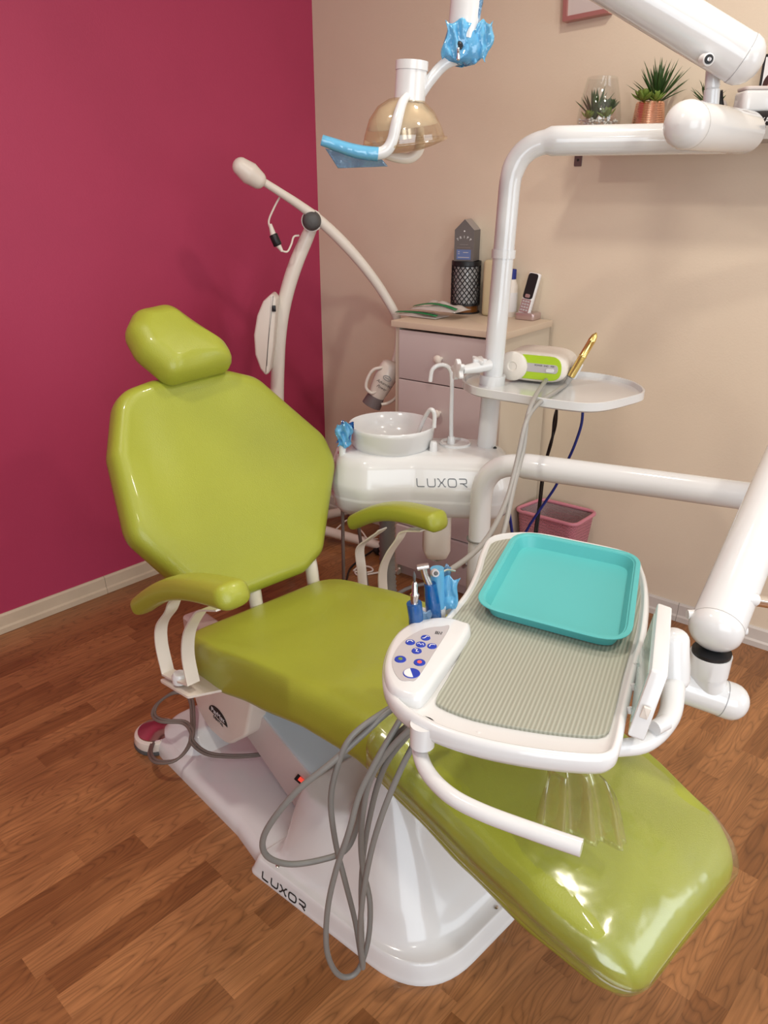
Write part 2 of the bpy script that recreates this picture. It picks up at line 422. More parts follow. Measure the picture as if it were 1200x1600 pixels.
def resample(sts, step=.12):
    out = []
    for st in sts:
        r_s = [st[0]]
        for a, b in zip(st, st[1:]):
            L = math.hypot(b[0]-a[0], b[1]-a[1]); k = max(1, int(L/step))
            for j in range(1, k+1): r_s.append((a[0]+(b[0]-a[0])*j/k, a[1]+(b[1]-a[1])*j/k))
        out.append(r_s)
    return out
def luxor():
    """flat rounded stroke letters L U X O R, cell 1 high"""
    f = lambda P, r=.22, closed=False: [(p.x, p.y) for p in fillet(P, r, 5, closed)]
    def sh(P, dx): return [(x+dx, y) for x, y in P]
    S = []
    S.append(f([(0, 1), (0, 0), (1.25, 0)]))
    S.append(sh(f([(0, 1), (0, 0), (1.3, 0), (1.3, 1)], .35), 1.8))
    S.append(sh([(0, 1), (.25, .95), (.5, .62), (.7, .5), (.9, .38), (1.15, .05), (1.4, 0)], 3.5))
    S.append(sh([(0, 0), (.25, .05), (.5, .38), (.7, .5), (.9, .62), (1.15, .95), (1.4, 1)], 3.5))
    o = f([(0, 0), (1.4, 0), (1.4, 1), (0, 1)], .4, True); S.append(sh(o+[o[0]], 5.3))
    S.append(sh(f([(0, 1), (1.25, 1), (1.25, .42), (.1, .42)], .25), 7.2)); S.append(sh([(.55, .42), (1.3, 0)], 7.2))
    return S
def sheet(name, grid, m, parent=None, thick=.0006, back=True):
    """grid[i][j] of points -> thin solid sheet"""
    n, k = len(grid), len(grid[0]); vs = []; 
    nor = []
    for i in range(n):
        for j in range(k):
            a = grid[min(i+1, n-1)][j]-grid[max(i-1, 0)][j]; b = grid[i][min(j+1, k-1)]-grid[i][max(j-1, 0)]
            c = a.cross(b); nor.append(c.normalized() if c.length > 1e-12 else V3((0, 0, 1)))
    top = [grid[i][j]+nor[i*k+j]*thick/2 for i in range(n) for j in range(k)]
    bot = [grid[i][j]-nor[i*k+j]*thick/2 for i in range(n) for j in range(k)]
    fs = []
    T = n*k
    for i in range(n-1):
        for j in range(k-1):
            q = (i*k+j, i*k+j+1, (i+1)*k+j+1, (i+1)*k+j); fs.append(q); fs.append(tuple(T+x for x in reversed(q)))
    edge = [j for j in range(k)]+[i*k+k-1 for i in range(1, n)]+[(n-1)*k+j for j in range(k-2, -1, -1)]+[i*k for i in range(n-2, 0, -1)]
    for a, b in zip(edge, edge[1:]+edge[:1]): fs.append((a, b, T+b, T+a))
    return MB().add(top+bot, fs).build(name, m, parent, True, None)

# ================================================================== THE ROOM
def quadbox(name, corners, h0, h1, m):
    n = len(corners); vs = [V3((c[0], c[1], h0)) for c in corners]+[V3((c[0], c[1], h1)) for c in corners]
    fs = [tuple(range(n-1, -1, -1)), tuple(range(n, 2*n))]+[(i, (i+1) % n, n+(i+1) % n, n+i) for i in range(n)]
    return tag(MB().add(vs, fs).build(name, m, None, False, None), kind='structure')
CNR = V3((-.293, 3.678, 0)); CEIL = 2.75
pA = PB-PD*5.2; bE = WB+WD*4.6      # far ends of the two walls
def wallbox(name, A, B, nrm, m, t=.12, z0=0, z1=CEIL): return quadbox(name, [A, B, B-nrm*t, A-nrm*t], z0, z1, m)
A_ = PB+PD*((CNR-PB).dot(PD)); 
wallbox('wall_left', pA, CNR+PD*.1, PN, 'pinkwall')
wallbox('wall_back', CNR-WD*0, bE, WN, 'beigewall')
quadbox('floor', [(-4.6, -2.2), (3.6, -2.2), (3.6, 4.2), (-4.6, 4.2)], -.05, 0, 'floor')
quadbox('ceiling', [(-4.6, -2.2), (3.6, -2.2), (3.6, 4.2), (-4.6, 4.2)], CEIL, CEIL+.05, 'ceil')
M['plain'] = mat('pale_wall', (.74, .66, .57), .6, noise=.1)
# front wall with the shop window, right wall with a second window
def holed(name, A, B, nrm, w0, w1, z0, z1, idx):
    A = V3((*A, 0)); B = V3((*B, 0)); d = (B-A).normalized(); nrm = V3((*nrm, 0)); L = (B-A).length; mb = MB()
    for (a, b, c, e) in ((0, w0, 0, CEIL), (w1, L, 0, CEIL), (w0, w1, 0, z0), (w0, w1, z1, CEIL)):
        q = [A+d*a, A+d*b, A+d*b-nrm*.12, A+d*a-nrm*.12]
        vs = [V3((p.x, p.y, c)) for p in q]+[V3((p.x, p.y, e)) for p in q]
        mb.add(vs, [(3, 2, 1, 0), (4, 5, 6, 7)]+[(i, (i+1) % 4, 4+(i+1) % 4, 4+i) for i in range(4)])
    tag(mb.build(name, 'plain', None, False, None), kind='structure')
    fr = MB()
    for (a, b, c, e) in ((w0, w0+.06, z0, z1), (w1-.06, w1, z0, z1), ((w0+w1)/2-.03, (w0+w1)/2+.03, z0, z1), (w0, w1, z0, z0+.06), (w0, w1, z1-.06, z1)):
        q = [A+d*a-nrm*.03, A+d*b-nrm*.03, A+d*b-nrm*.08, A+d*a-nrm*.08]
        vs = [V3((p.x, p.y, c)) for p in q]+[V3((p.x, p.y, e)) for p in q]
        fr.add(vs, [(3, 2, 1, 0), (4, 5, 6, 7)]+[(i, (i+1) % 4, 4+(i+1) % 4, 4+i) for i in range(4)])
    tag(fr.build('window_%d' % idx, 'white', None, False, None), kind='structure')
holed('wall_front', (3.0, -2.0), (-4.4, -2.0), (0, 1), 1.1, 3.9, .45, 2.55, 1)
holed('wall_right', (3.0, 1.2), (3.0, -2.0), (-1, 0), .3, 2.2, .6, 2.4, 2)
# skirting
def skirting(name, A, B, nrm, h, t, m, joints=()):
    d = (B-A).normalized(); mb = MB(); cuts = [0]+list(joints)+[(B-A).length]
    for a, b in zip(cuts, cuts[1:]):
        a += .0008; b -= .0008
        prof = [(0, 0), (t, 0), (t, h*.28), (t*.62, h*.36), (t*.55, h*.9), (t*.25, h), (0, h)]
        vs = [A+d*a+nrm*p+V3((0, 0, z)) for p, z in prof]+[A+d*b+nrm*p+V3((0, 0, z)) for p, z in prof]; n = len(prof)
        mb.add(vs, [tuple(range(n)), tuple(range(2*n-1, n-1, -1))]+[(i, (i+1) % n, n+(i+1) % n, n+i) for i in range(n)])
    return tag(mb.build(name, m, None, False, None), kind='structure')
jl = at_plane(162, 905, PB, PN); jr = at_wall(1060, 955)
skirting('baseboard_left', pA, CNR, PN, .072, .018, 'skirt', [(jl-pA).dot(PD)])
skirting('baseboard_back', CNR, bE, WN, .072, .018, 'skirtb', [(V3((jr.x, jr.y, 0))-CNR).dot(WD)])

# ================================================================== DENTAL CHAIR
chair = thing('dental_chair', 'lime green padded dental chair on a glossy white base', 'dental chair', (*CH(.25, 0, 0).xy, 0))
VC = -.015
def seat_f(top, bot):
    def f(q, t, s):
        u, v = q.x, q.y; zt, zb = lerp_tab(top, u), lerp_tab(bot, u)
        dip = 0
        if t >= .999:
            dip = .012*(1-s*s) if u > .75 else -.016*(1-min(1, abs(v)/.2)**2)*min(1, max(0, (u+.05)/.2))*(1 if u < .45 else max(0, 1-(u-.45)/.25))
        return CH(u, VC+v, zb+(zt-zb)*t+dip)
    return f
TOP = [(-.06, .50), (.1, .535), (.3, .575), (.5, .607), (.62, .612), (.8, .563), (.95, .52), (1.1, .475), (1.18, .435)]
BOT = [(-.06, .39), (.1, .42), (.28, .462), (.45, .495), (.6, .50), (.75, .468), (.87, .433), (1.0, .40), (1.18, .375)]
seat_out = []
prs = [(-.055, .228), (.15, .245), (.40, .238), (.60, .225), (.85, .218), (1.02, .208), (1.175, .190)]
poly = [(u, -v) for u, v in prs]+[(u, v) for u, v in reversed(prs)]
rad = [.06, .3, .3, .3, .3, .3, .085]; rad = rad+rad[::-1]
so = fillet(poly, rad, 8)
def densify(P, step):
    out = []; n = len(P)
    for i in range(n):
        a, b = P[i], P[(i+1) % n]; k = max(1, int((b-a).length/step))
        for j in range(k): out.append(a+(b-a)*j/k)
    return out
so = densify(so, .02)
def seat_scale_center(): return (.55, 0)
cushion('seat', so, (.55, 0), seat_f(TOP, BOT), 'lime', chair)
# --- backrest
REC = R(30)
BU = V3((0, 0, 1))*math.cos(REC)-CA*math.sin(REC); BN = CA*math.cos(REC)+V3((0, 0, 1))*math.sin(REC); BO = CH(0, .012, .55)
def BK(v, h, d=0): return BO+CW*v+BU*h+BN*d
bp_ = [(.10, .60), (.185, .565), (.335, .36), (.343, .275), (.195, .045), (.12, .01)]
bpl = [(.12, .605), (.215, .588), (.283, .44), (.308, .235), (.20, .045), (.12, .01)]
bo = fillet([(v, h) for v, h in bp_]+[(-v, h) for v, h in reversed(bpl)], [.08, .09, .08, .08, .06, .06, .06, .06, .08, .08, .09, .08], 8)
bo = densify(bo, .02)
def back_f(q, t, s):
    d = -.088+.085*t
    if t >= .999:
        hv = abs(q.x); 
        d += -.022*(1-min(1, hv/.24)**2)*max(0, 1-s**3)+.010*math.exp(-((q.y-.2)/.10)**2)*(1-min(1, hv/.2)**2)-.012*math.exp(-((q.x+.2)/.05)**2-((q.y-.43)/.12)**2)
    return BK(q.x, q.y, d)
back = cushion('backrest', bo, (0, .3), back_f, 'lime', chair)
shell = slab('back_shell', [tuple(p.xy) for p in offset_poly([V3((p.x, p.y, 0)) for p in bo], .012)], [(.03, -.03), (.012, -.022), (0, 0), (0, .015)], 'cream', chair,
     Matrix(((CW.x, BU.x, BN.x, (BO-BN*.098).x), (CW.y, BU.y, BN.y, (BO-BN*.098).y), (CW.z, BU.z, BN.z, (BO-BN*.098).z), (0, 0, 0, 1))))
# --- headrest : own tilt, twisted a little
hc = BK(-.028, .688, .045); tw = R(5)
HR = R(46); HU0 = V3((0, 0, 1))*math.cos(HR)-CA*math.sin(HR); HN = CA*math.cos(HR)+V3((0, 0, 1))*math.sin(HR)
HU = (HU0*math.cos(tw)-CW*math.sin(tw)); HW = HU.cross(HN)*-1
if HW.dot(CW) < 0: HW = -HW
hp = [(-.075, .115), (.035, .12), (.135, -.04), (.13, -.10), (-.09, -.10), (-.135, .0), (-.128, .07)]
ho = densify(fillet(hp, [.05, .06, .05, .045, .05, .06, .05], 8), .012)
def head_f(q, t, s):
    d = -.085+.085*t+(.010*(1-s*s) if t >= .999 else 0)
    return hc+HW*q.x*.88+HU*q.y+HN*d
cushion('headrest', ho, (0, 0), head_f, 'lime', chair, prof=[(.03, 0), (.012, .05), (.004, .15), (0, .32), (.001, .55), (.006, .72), (.015, .87), (.028, .965), (.042, 1)])
tube('headrest_bar', [hc-HN*.09, BK(0, .5, -.12)], .012, 'steel', chair)
# --- armrests
def armrest(vs, u0, z0, u1, z1, vin, name='armrest'):
    """pad from rear (u0,z0) to front (u1,z1), at v=vs; flat bar brackets of constant v"""
    d = V3((u1-u0, 0, z1-z0)); L = d.length; d.normalize(); up = V3((-d.z, 0, d.x))
    if up.z < 0: up = -up
    N = 36; seg = 24; mb = MB(); vlist = []
    for i in range(N+1):
        s = .5-.5*math.cos(math.pi*i/N); e = min(s, 1-s)*2
        hump = .030*math.sin(math.pi*min(1, s*1.05))-.012*s
        half = .036*min(1, (1-(1-min(1, e*9))**2)**.5+.02)*(1-.12*(1-s)); hh = .026*min(1, (1-(1-min(1, e*10))**2)**.5+.02)*(.85+.2*s)
        for k in range(seg):
            th = 2*math.pi*k/seg; c, sn = math.cos(th), math.sin(th)
            x = half*(abs(c)**.72)*(1 if c > 0 else -1); y = hh*(abs(sn)**.72)*(1 if sn > 0 else -1)
            p = V3((u0, 0, z0))+d*L*s+up*(hump+y); vlist.append(CH(p.x, vs+x, p.z))
    fs = [(i*seg+k, i*seg+(k+1) % seg, (i+1)*seg+(k+1) % seg, (i+1)*seg+k) for i in range(N) for k in range(seg)]
    fs += [tuple(range(seg-1, -1, -1)), tuple(N*seg+k for k in range(seg))]
    ar = MB().add(vlist, fs).build(name, 'lime', chair, True, None)
    def bar(path, w, nm, t=.004):
        P = catmull([V3((u, 0, z)) for u, z in path], 8); n = len(P); vs_ = []
        for i, p in enumerate(P):
            e = (P[min(i+1, n-1)]-P[max(i-1, 0)]).normalized(); nr = V3((-e.z, 0, e.x))*t/2
            for q, vv in ((p-nr, -w/2), (p+nr, -w/2), (p+nr, w/2), (p-nr, w/2)): vs_.append(CH(q.x, vin+vv, q.z))
        ff = [(i*4+k, i*4+(k+1) % 4, i*4+4+(k+1) % 4, i*4+4+k) for i in range(n-1) for k in range(4)]+[(3, 2, 1, 0), tuple(4*(n-1)+k for k in range(4))]
        MB().add(vs_, ff).build(nm, 'cream', ar, True, 40)
    return ar, bar
# near arm
ar, bar = armrest(-.335, -.04, .615, .385, .83, -.300)
bar([(-.02, .425), (-.035, .50), (-.02, .56), (.035, .62), (.06, .655), (.085, .675)], .032, 'bracket')
bar([(.105, .46), (.095, .53), (.115, .60), (.165, .665), (.20, .695), (.27, .725)], .032, 'bracket')
bar([(-.022, .426), (.04, .441), (.107, .462)], .032, 'bracket_base', .005)
plate = slab('mounting_plate', fillet([(-.03, -.322), (.115, -.322), (.165, -.235), (.165, -.08), (.06, -.08), (.04, -.235)], .008, 3), [(0, 0), (0, .006)], 'cream', chair,
     Matrix.Translation(CH(0, 0, .412)) @ Matrix(((CA.x, CW.x, 0, 0), (CA.y, CW.y, 0, 0), (.18, 0, 1, 0), (0, 0, 0, 1))), 30)
lathe('arm_knob', [(.018, 0), (.018, .018), (.014, .024), (.004, .025)], CH(.045, -.302, .434), 'white', plate)
lathe('bolt', [(.006, 0), (.006, .004), (.002, .005)], CH(.15, -.235, .448), 'steel', plate, 12)
# far arm
ar2, bar2 = armrest(.335, -.065, .62, .275, .745, .335)
bar2([(-.02, .37), (-.03, .48), (-.035, .55), (.015, .60), (.045, .625), (.06, .64)], .032, 'bracket')
bar2([(.07, .38), (.06, .50), (.085, .57), (.125, .63), (.15, .665), (.22, .69)], .032, 'bracket')
bar2([(-.02, .37), (.02, .375), (.07, .38)], .032, 'bracket_base', .005)
# back supports seen under the backrest
for vv in (-.02, .17):
    P = [CH(.02, vv, .40), CH(-.04, vv, .47), CH(-.06, vv, .56), CH(-.12, vv, .66)]
    tube('back_support', P, .018, 'cream', chair, smooth_path=5, seg=10)
# --- base
def CHM(z=0): return Matrix(((CA.x, CW.x, 0, CO.x), (CA.y, CW.y, 0, CO.y), (0, 0, 1, z), (0, 0, 0, 1)))
bpoly = [(-.33, -.245), (-.24, -.25), (.15, -.25), (.28, -.266), (.60, -.225), (.60, .19), (.30, .20), (.13, .19), (-.33, .19)]
base = slab('base_plate', densify(fillet(bpoly, [.06, .05, .12, .12, .05, .05, .1, .1, .06], 7), .03), [(0, 0), (0, .02), (.006, .036), (.022, .044)], 'white', chair, CHM(), 50)
def heightfield(name, outline, hfun, center, m, parent, rings=26, skirt=0.0):
    P = [V3((p[0], p[1], 0)) for p in outline]; c = V3((*center, 0)); n = len(P); vs, fs = [], []
    S = [1, .992, .985, .978, .97, .96, .95, .94, .93, .92]+[.915-.915*((i+1)/rings) for i in range(rings-1)]+[.0001]
    for p in P: vs.append(CH(p.x, p.y, skirt))
    for s in S:
        for p in P:
            q = c+(p-c)*s; vs.append(CH(q.x, q.y, hfun(q.x, q.y, s)))
    for i in range(len(S)):
        for k in range(n):
            k2 = (k+1) % n; fs.append((i*n+k, i*n+k2, (i+1)*n+k2, (i+1)*n+k))
    fs.append(tuple(range(n-1, -1, -1)))
    return MB().add(vs, fs).build(name, m, parent, True, 60)
def sst(a, b, x): t = max(0, min(1, (x-a)/(b-a))); return t*t*(3-2*t)
cpoly = [(.26, -.290), (.790, -.222), (.775, .205), (.26, .225)]
cout = densify(fillet(cpoly, [.02, .16, .16, .02], 12), .02)
def cover_h(u, v, s):
    h = .050+.006*sst(1, .97, s)
    e = (s < .999)
    h = .006+.040*sst(1.0, .94, s)**.8
    # low rear dome beside the lift beam
    a = ((u-.385)/.20)**2+((v+.08)/.17)**2; dome = .175*sst(1.0, .25, a)*sst(.93, .75, s)
    # tall block under the leg rest
    ed = sst(.90, .52, s); wv = sst(-.25, -.07, v)*sst(.21, .07, v); wu = sst(.36, .50, u)*sst(.765, .50, u)
    h += max(dome, .29*(wv*wu)**.9*sst(.93, .70, s))
    return h
cover = heightfield('base_cover', cout, cover_h, (.52, -.03), 'white', base, 40, .0)
# screws, lettering on the rim
for (u, v) in ((.335, -.255), (.755, .03)):
    lathe('screw', [(.005, 0), (.005, .004), (.003, .005)], CH(u, v, .044), 'steel', cover, 12)
mtL = frame_mat(CH(.308, -.285, .010), -CW*.85+V3((0, 0, .52)), (CA*.53+CW*.068).normalized())
LS = resample([[(x*.0166, y*.0165) for x, y in st] for st in luxor()], .003)
strokes('lettering', LS, mtL, .0032, 'ink', cover, .0006, projector(cover, mtL, CW*.85-V3((0, 0, .52)), .0006))
# rear step of the base
fs_ = densify(fillet([(-.33, -.23), (-.12, -.23), (-.10, -.06), (-.33, -.04)], [.06, .08, .05, .05], 6), .015)
heightfield('base_step', fs_, lambda u, v, s: .04+.055*sst(1, .45, s), (-.22, -.14), 'white', base, 14, .03)
# lift beam
def prism_uz(name, pts, v0, v1, m, parent, bev=.006):
    """profile in (u,z) extruded along v"""
    o = fillet(pts, .01, 4)
    mt = Matrix(((CA.x, 0, CW.x, CO.x+CW.x*v0), (CA.y, 0, CW.y, CO.y+CW.y*v0), (0, 1, 0, 0), (0, 0, 0, 1)))
    return slab(name, o, rnd(0, v1-v0, bev, 2), m, parent, mt, 40)
beam = prism_uz('lift_beam', [(-.06, .32), (.04, .315), (.10, .275), (.50, .145), (.52, .05), (.36, .03), (.26, .04), (-.08, .20)], -.118, .115, 'beam', chair)
prism_uz('beam_cover', [(-.055, .312), (.035, .309), (.095, .270), (.49, .142), (.50, .06), (.36, .033), (.26, .045), (-.07, .205)], -.122, -.112, 'drawer', beam, .003)
hs = [(-.19, .46), (-.185, .26), (-.165, .18), (-.11, .135), (-.01, .135), (.085, .22), (.125, .34), (.125, .46)]
hous = slab('pivot_housing', fillet(hs, [.01, .08, .08, .08, .08, .08, .05, .01], 7), rnd(0, .06, .010, 3), 'cream', chair,
     Matrix(((CA.x, 0, CW.x, CO.x-CW.x*.165), (CA.y, 0, CW.y, CO.y-CW.y*.165), (0, 1, 0, 0), (0, 0, 0, 1))), 40)
prism_uz('seat_frame', [(-.12, .40), (.1, .46), (.5, .49), (.62, .46), (.55, .37), (.1, .33), (-.12, .33)], -.10, .10, 'cream', chair)
# maker's badge: black half moon with letters, on the housing
bp0 = at_plane(341, 1122, CO-CW*.1655, CW); bm_ = frame_mat(bp0, -CW, CA) @ Matrix.Rotation(R(-6), 4, 'Z')
hm = [(-.045, 0)]+[(.045*math.cos(t), .032*math.sin(t)) for t in [math.pi*(1-k/14) for k in range(15)]]
badge = slab('badge', hm[1:], [(0, 0), (0, .001)], 'ink', hous, bm_)
text('badge_text', 'PayMax', .021, bm_ @ Matrix.Translation((0, .012, .0014)), 'inkw', badge)
text('badge_text', 'DENTAL', .013, bm_ @ Matrix.Translation((0, -.010, .0006)), 'ink', badge)
# power switch
sw = rbox('power_switch', .032, .016, .006, .002, frame_mat(CH(.262, -.125, .172), V3((-.3, -.6, 1)), CA), 'dark', cover)
rbox('switch_rocker', .013, .010, .004, .001, frame_mat(CH(.266, -.127, .178), V3((-.3, -.6, 1)), CA), 'redlit', sw)
lathe('hydraulic_cap', [(.035, 0), (.035, .01), (.02, .014), (.005, .014)], frame_mat(CH(.16, -.10, .10), -CW), 'steel', base)

# clear sleeve on the foot end
def top_pt(u, v, lift): 
    zt = lerp_tab(TOP, u); e = max(0, (abs(v)-.16)/.06); e2 = max(0, (u-1.10)/.07); return CH(u, VC+v, zt+.004+lift+.012*(1-min(1, abs(v)/.2)**2)-.04*min(1, e)**2.5-.03*min(1, e2)**2)
random.seed(3)
g = []
NS = 44; SU0 = .64
for i in range(NS):
    q = i/(NS-1); u = SU0+(1.180-SU0)*(1-(1-q)**1.5)
    hw = lerp_tab([(.60, .229), (.85, .222), (1.02, .212), (1.18, .193)], u)
    if u > 1.115: hw -= .055*(1-math.sqrt(max(0, 1-((u-1.115)/.0655)**2)))
    zt, zb = lerp_tab(TOP, u)+.006, lerp_tab(BOT, u)-.002; zm, hh = (zt+zb)/2, (zt-zb)/2
    if u > 1.15: hh *= 1-.85*((u-1.15)/.03)**2
    row = []
    for k in range(49):
        th = 2*math.pi*k/48+math.pi; c, sn = math.cos(th), math.sin(th)
        wr = .0012*math.sin(k*1.1+i*.5)*math.sin(i*.33+k*.4)
        x = (hw+.002+wr)*(abs(c)**.5)*(1 if c > 0 else -1); z = (hh+wr)*(abs(sn)**.5)*(1 if sn > 0 else -1)
        cr = .010*(1-min(1, abs(x)/hw)**2) if sn > 0 else 0
        row.append(CH(u, VC+x, zm+z+cr))
    g.append(row)
tag(sheet('plastic_cover', g, 'clear', None, .0006), 'clear plastic sleeve stretched over the foot of the green chair', 'plastic cover')
g = []      # loose flap standing up under the instrument table
bot = catmull([at_z(835, 1285, .585), at_z(862, 1296, .575), at_z(905, 1312, .565), at_z(950, 1322, .555), at_z(985, 1325, .548)], 10)
topc = catmull([at_z(852, 1205, .66), at_z(875, 1208, .67), at_z(905, 1205, .68), at_z(935, 1210, .67), at_z(948, 1222, .65)], 10)
for i in range(16):
    a = i/15; row = []
    for j in range(len(bot)):
        b = j/(len(bot)-1); p = bot[j].lerp(topc[j], a); k = .010*(1-a)+.014*a
        p += V3((.3, -1, .2))*k*math.sin(b*24+a*1.5)+V3((0, 0, .02))*math.sin(a*math.pi)
        row.append(p)
    g.append(row)
tag(sheet('plastic_flap', g, 'clear2', None, .0008), 'crumpled upright flap of clear plastic under the instrument table', 'plastic sheet')

# ================================================================== FOOT CONTROL
pc = at_z(247, 1158, 0); 
ped = thing('foot_pedal', 'round steel topped foot pedal on the floor behind the chair base', 'foot pedal', pc)
lathe('pedal_base', [(.066, 0), (.068, .006), (.066, .012)], pc, 'knobgrey', ped, 40)
lathe('pedal_body', [(.064, .012), (.066, .018), (.063, .036), (.055, .041)], pc, 'cream', ped, 40)
lathe('pedal_top', [(.054, .040), (.053, .044), (.03, .053), (.012, .057), (.002, .058)], pc, 'alu', ped, 40)
cab = [(237, 1160, .03), (233, 1180, .06), (245, 1192, .07), (275, 1188, .08), (296, 1160, .10), (299, 1120, .13), (294, 1090, .15), (272, 1083, .155), (245, 1100, .15), (238, 1118, .14), (252, 1128, .14), (285, 1130, .135), (298, 1145, .13), (298, 1160, .12), (320, 1178, .10), (355, 1183, .09), (400, 1181, .085), (440, 1172, .07)]
for dx, dy in ((0, 0), (4, -3)):
    tube('pedal_cable', [at_z(a+dx, b+dy, c+.002*(dx > 0)) for a, b, c in cab], .0042, 'brown', ped, 8, 5)

# ================================================================== SPITTOON UNIT
spit = thing('spittoon_unit', 'white cuspidor unit with ceramic bowl, cup filler and support column beside the chair', 'spittoon', (.15, 2.2, .0))
BC = V3((.023, 2.215, 0))
sp_poly = [(-.165, 2.24), (-.15, 2.10), (-.06, 2.055), (.08, 2.065), (.33, 2.035), (.385, 2.09), (.38, 2.22), (.30, 2.31), (.12, 2.33), (.03, 2.41), (-.09, 2.38)]
spo = densify(fillet(sp_poly, .09, 8), .015)
body = slab('unit_body', spo, [(.05, .612), (.02, .62), (.006, .64), (.0, .668), (-.001, .672), (.0, .676), (.0, .68), (-.006, .70), (-.004, .72), (.006, .745), (.012, .765), (.020, .785), (.034, .796), (.05, .80)], 'white', spit, None, 50)
low = slab('unit_underside', [tuple(p.xy) for p in spo], [(.0, .668), (.004, .672), (.0, .676)], 'hosegrey', body)
bowl = lathe('bowl', [(.05, .775), (.105, .79), (.122, .82), (.128, .862), (.130, .872), (.127, .876), (.121, .872), (.116, .845), (.10, .812), (.06, .800), (.012, .797), (.002, .797)], V3((BC.x, BC.y, -.010)), 'white', spit, 56, angle=60)
gp = [at_y(705, 683, 2.22), at_y(705, 650, 2.22), at_y(706, 600, 2.22), at_y(703, 577, 2.22), at_y(690, 570, 2.22), at_y(676, 577, 2.22), at_y(672, 596, 2.22)]
tube('cup_filler', gp, .0065, 'white', spit, 12, 6)
lathe('filler_collar', [(.012, 0), (.012, .022), (.009, .026)], V3((gp[0].x, gp[0].y, .797)), 'white', spit, 16)
rp = [at_y(678, 668, 2.15), at_y(679, 650, 2.15), at_y(676, 641, 2.15), at_y(670, 642, 2.16), at_y(661, 658, 2.18), at_y(652, 680, 2.2)]
tube('bowl_rinse_tube', rp, .0065, 'white', spit, 12, 6)
lathe('rinse_collar', [(.012, 0), (.011, .028), (.008, .034)], V3((rp[0].x, rp[0].y, .795)), 'white', spit, 16)
kb = at_z(676, 700, .80); lathe('valve_knob', [(.0085, 0), (.0085, .02), (.007, .022)], kb, 'steel', spit, 16)
cr_ = at_z(711, 693, .80); lathe('cup_recess', [(.048, .0), (.048, .004), (.044, .006), (.040, .004), (.038, .001), (.01, .001)], cr_, 'white', spit, 36)
# post, horizontal arm
pb = at_y(759, 708, 2.2); pt = at_y(790, 360, 2.2)
dirp = (pt-pb).normalized(); top = pb+dirp*((1.62-pb.z)/dirp.z)
e1 = V3((.84, 2.085, 1.622)); ad = (e1-top).normalized()
bend = fillet([pb, top, e1], .115, 14, False)
bend = [bend[0]]+[bend[0]+(bend[1]-bend[0])*k/6 for k in range(1, 6)]+bend[1:-1]+[bend[-2]+(bend[-1]-bend[-2])*k/6 for k in range(1, 7)]
rr = []
for i, p in enumerate(bend):
    hx = (p-top).dot(ad); rr.append(.0285 if hx < .0 else (.030 if hx < .09 else .0355))
arm_post = MB().add(*tube_geo(bend, rr, 28)).build('support_post', 'enamel', spit)
cpos = pb+dirp*((1.345-pb.z)/dirp.z)
tube('post_collar', [cpos-dirp*.011, cpos+dirp*.011], .0325, 'white', spit, 28)
tube('post_foot', [pb-dirp*.012, pb+dirp*.004], .036, 'white', spit, 28)
lathe('set_screw', [(.005, 0), (.005, .003), (.002, .003)], frame_mat(at_y(773, 700, 2.172), V3((.4, -1, 0))), 'dark', arm_post, 12)
# hanging water bottle and hoses under it
tank = [at_y(684, 790, 2.13), at_y(684, 800, 2.13), at_y(684, 852, 2.13), at_y(684, 866, 2.13), at_y(684, 874, 2.13)]
tz = [p.z for p in tank]; tcx = tank[0].x
slab('water_bottle', densify(fillet(rect(-.042, -.045, .042, .045), .028, 6), .01), [(.045, tz[4]-.006), (.03, tz[4]), (.010, tz[4]+.012), (0, tz[4]+.035), (0, tz[0]+.01)], 'cream', spit, Matrix.Translation((tcx, 2.14, 0)))
# corrugated drain hose
P = catmull([V3((.012, 2.27, .62)), V3((.010, 2.27, .4)), V3((.022, 2.26, .2)), V3((.035, 2.24, .005))], 24); rads = [.0235+(.0035 if i % 2 else 0) for i in range(len(P))]
MB().add(*tube_geo(P, rads, 20)).build('drain_hose', 'grey', spit, True, 80)
tube('floor_hose', [at_z(600, 940, .02), at_z(640, 918, .02), at_z(680, 908, .03), at_z(715, 893, .1), at_z(730, 880, .18)], .008, 'hosegrey', spit, 10, 6)
# lettering and screw on the front
lt0 = at_plane(652, 758, V3((.08, 2.0575, 0)), V3((.12, -1, 0)).normalized()); fx = V3((1, -.12, 0)).normalized()
ltm = frame_mat(lt0-V3((0, 0, .004)), V3((.12, -1, -.10)).normalized(), fx)
LS = resample([[(x*.0163, y*.0215) for x, y in st] for st in luxor()], .003)
strokes('lettering', LS, ltm, .0024, 'inkg', body, .0006, projector(body, ltm, V3((-.12, 1, .0))))
lathe('screw', [(.0045, 0), (.0045, .003), (.002, .004)], frame_mat(at_plane(697, 777, V3((.08, 2.059, 0)), V3((.12, -1, 0)).normalized()), V3((.1, -1, 0))), 'dark', body, 12)
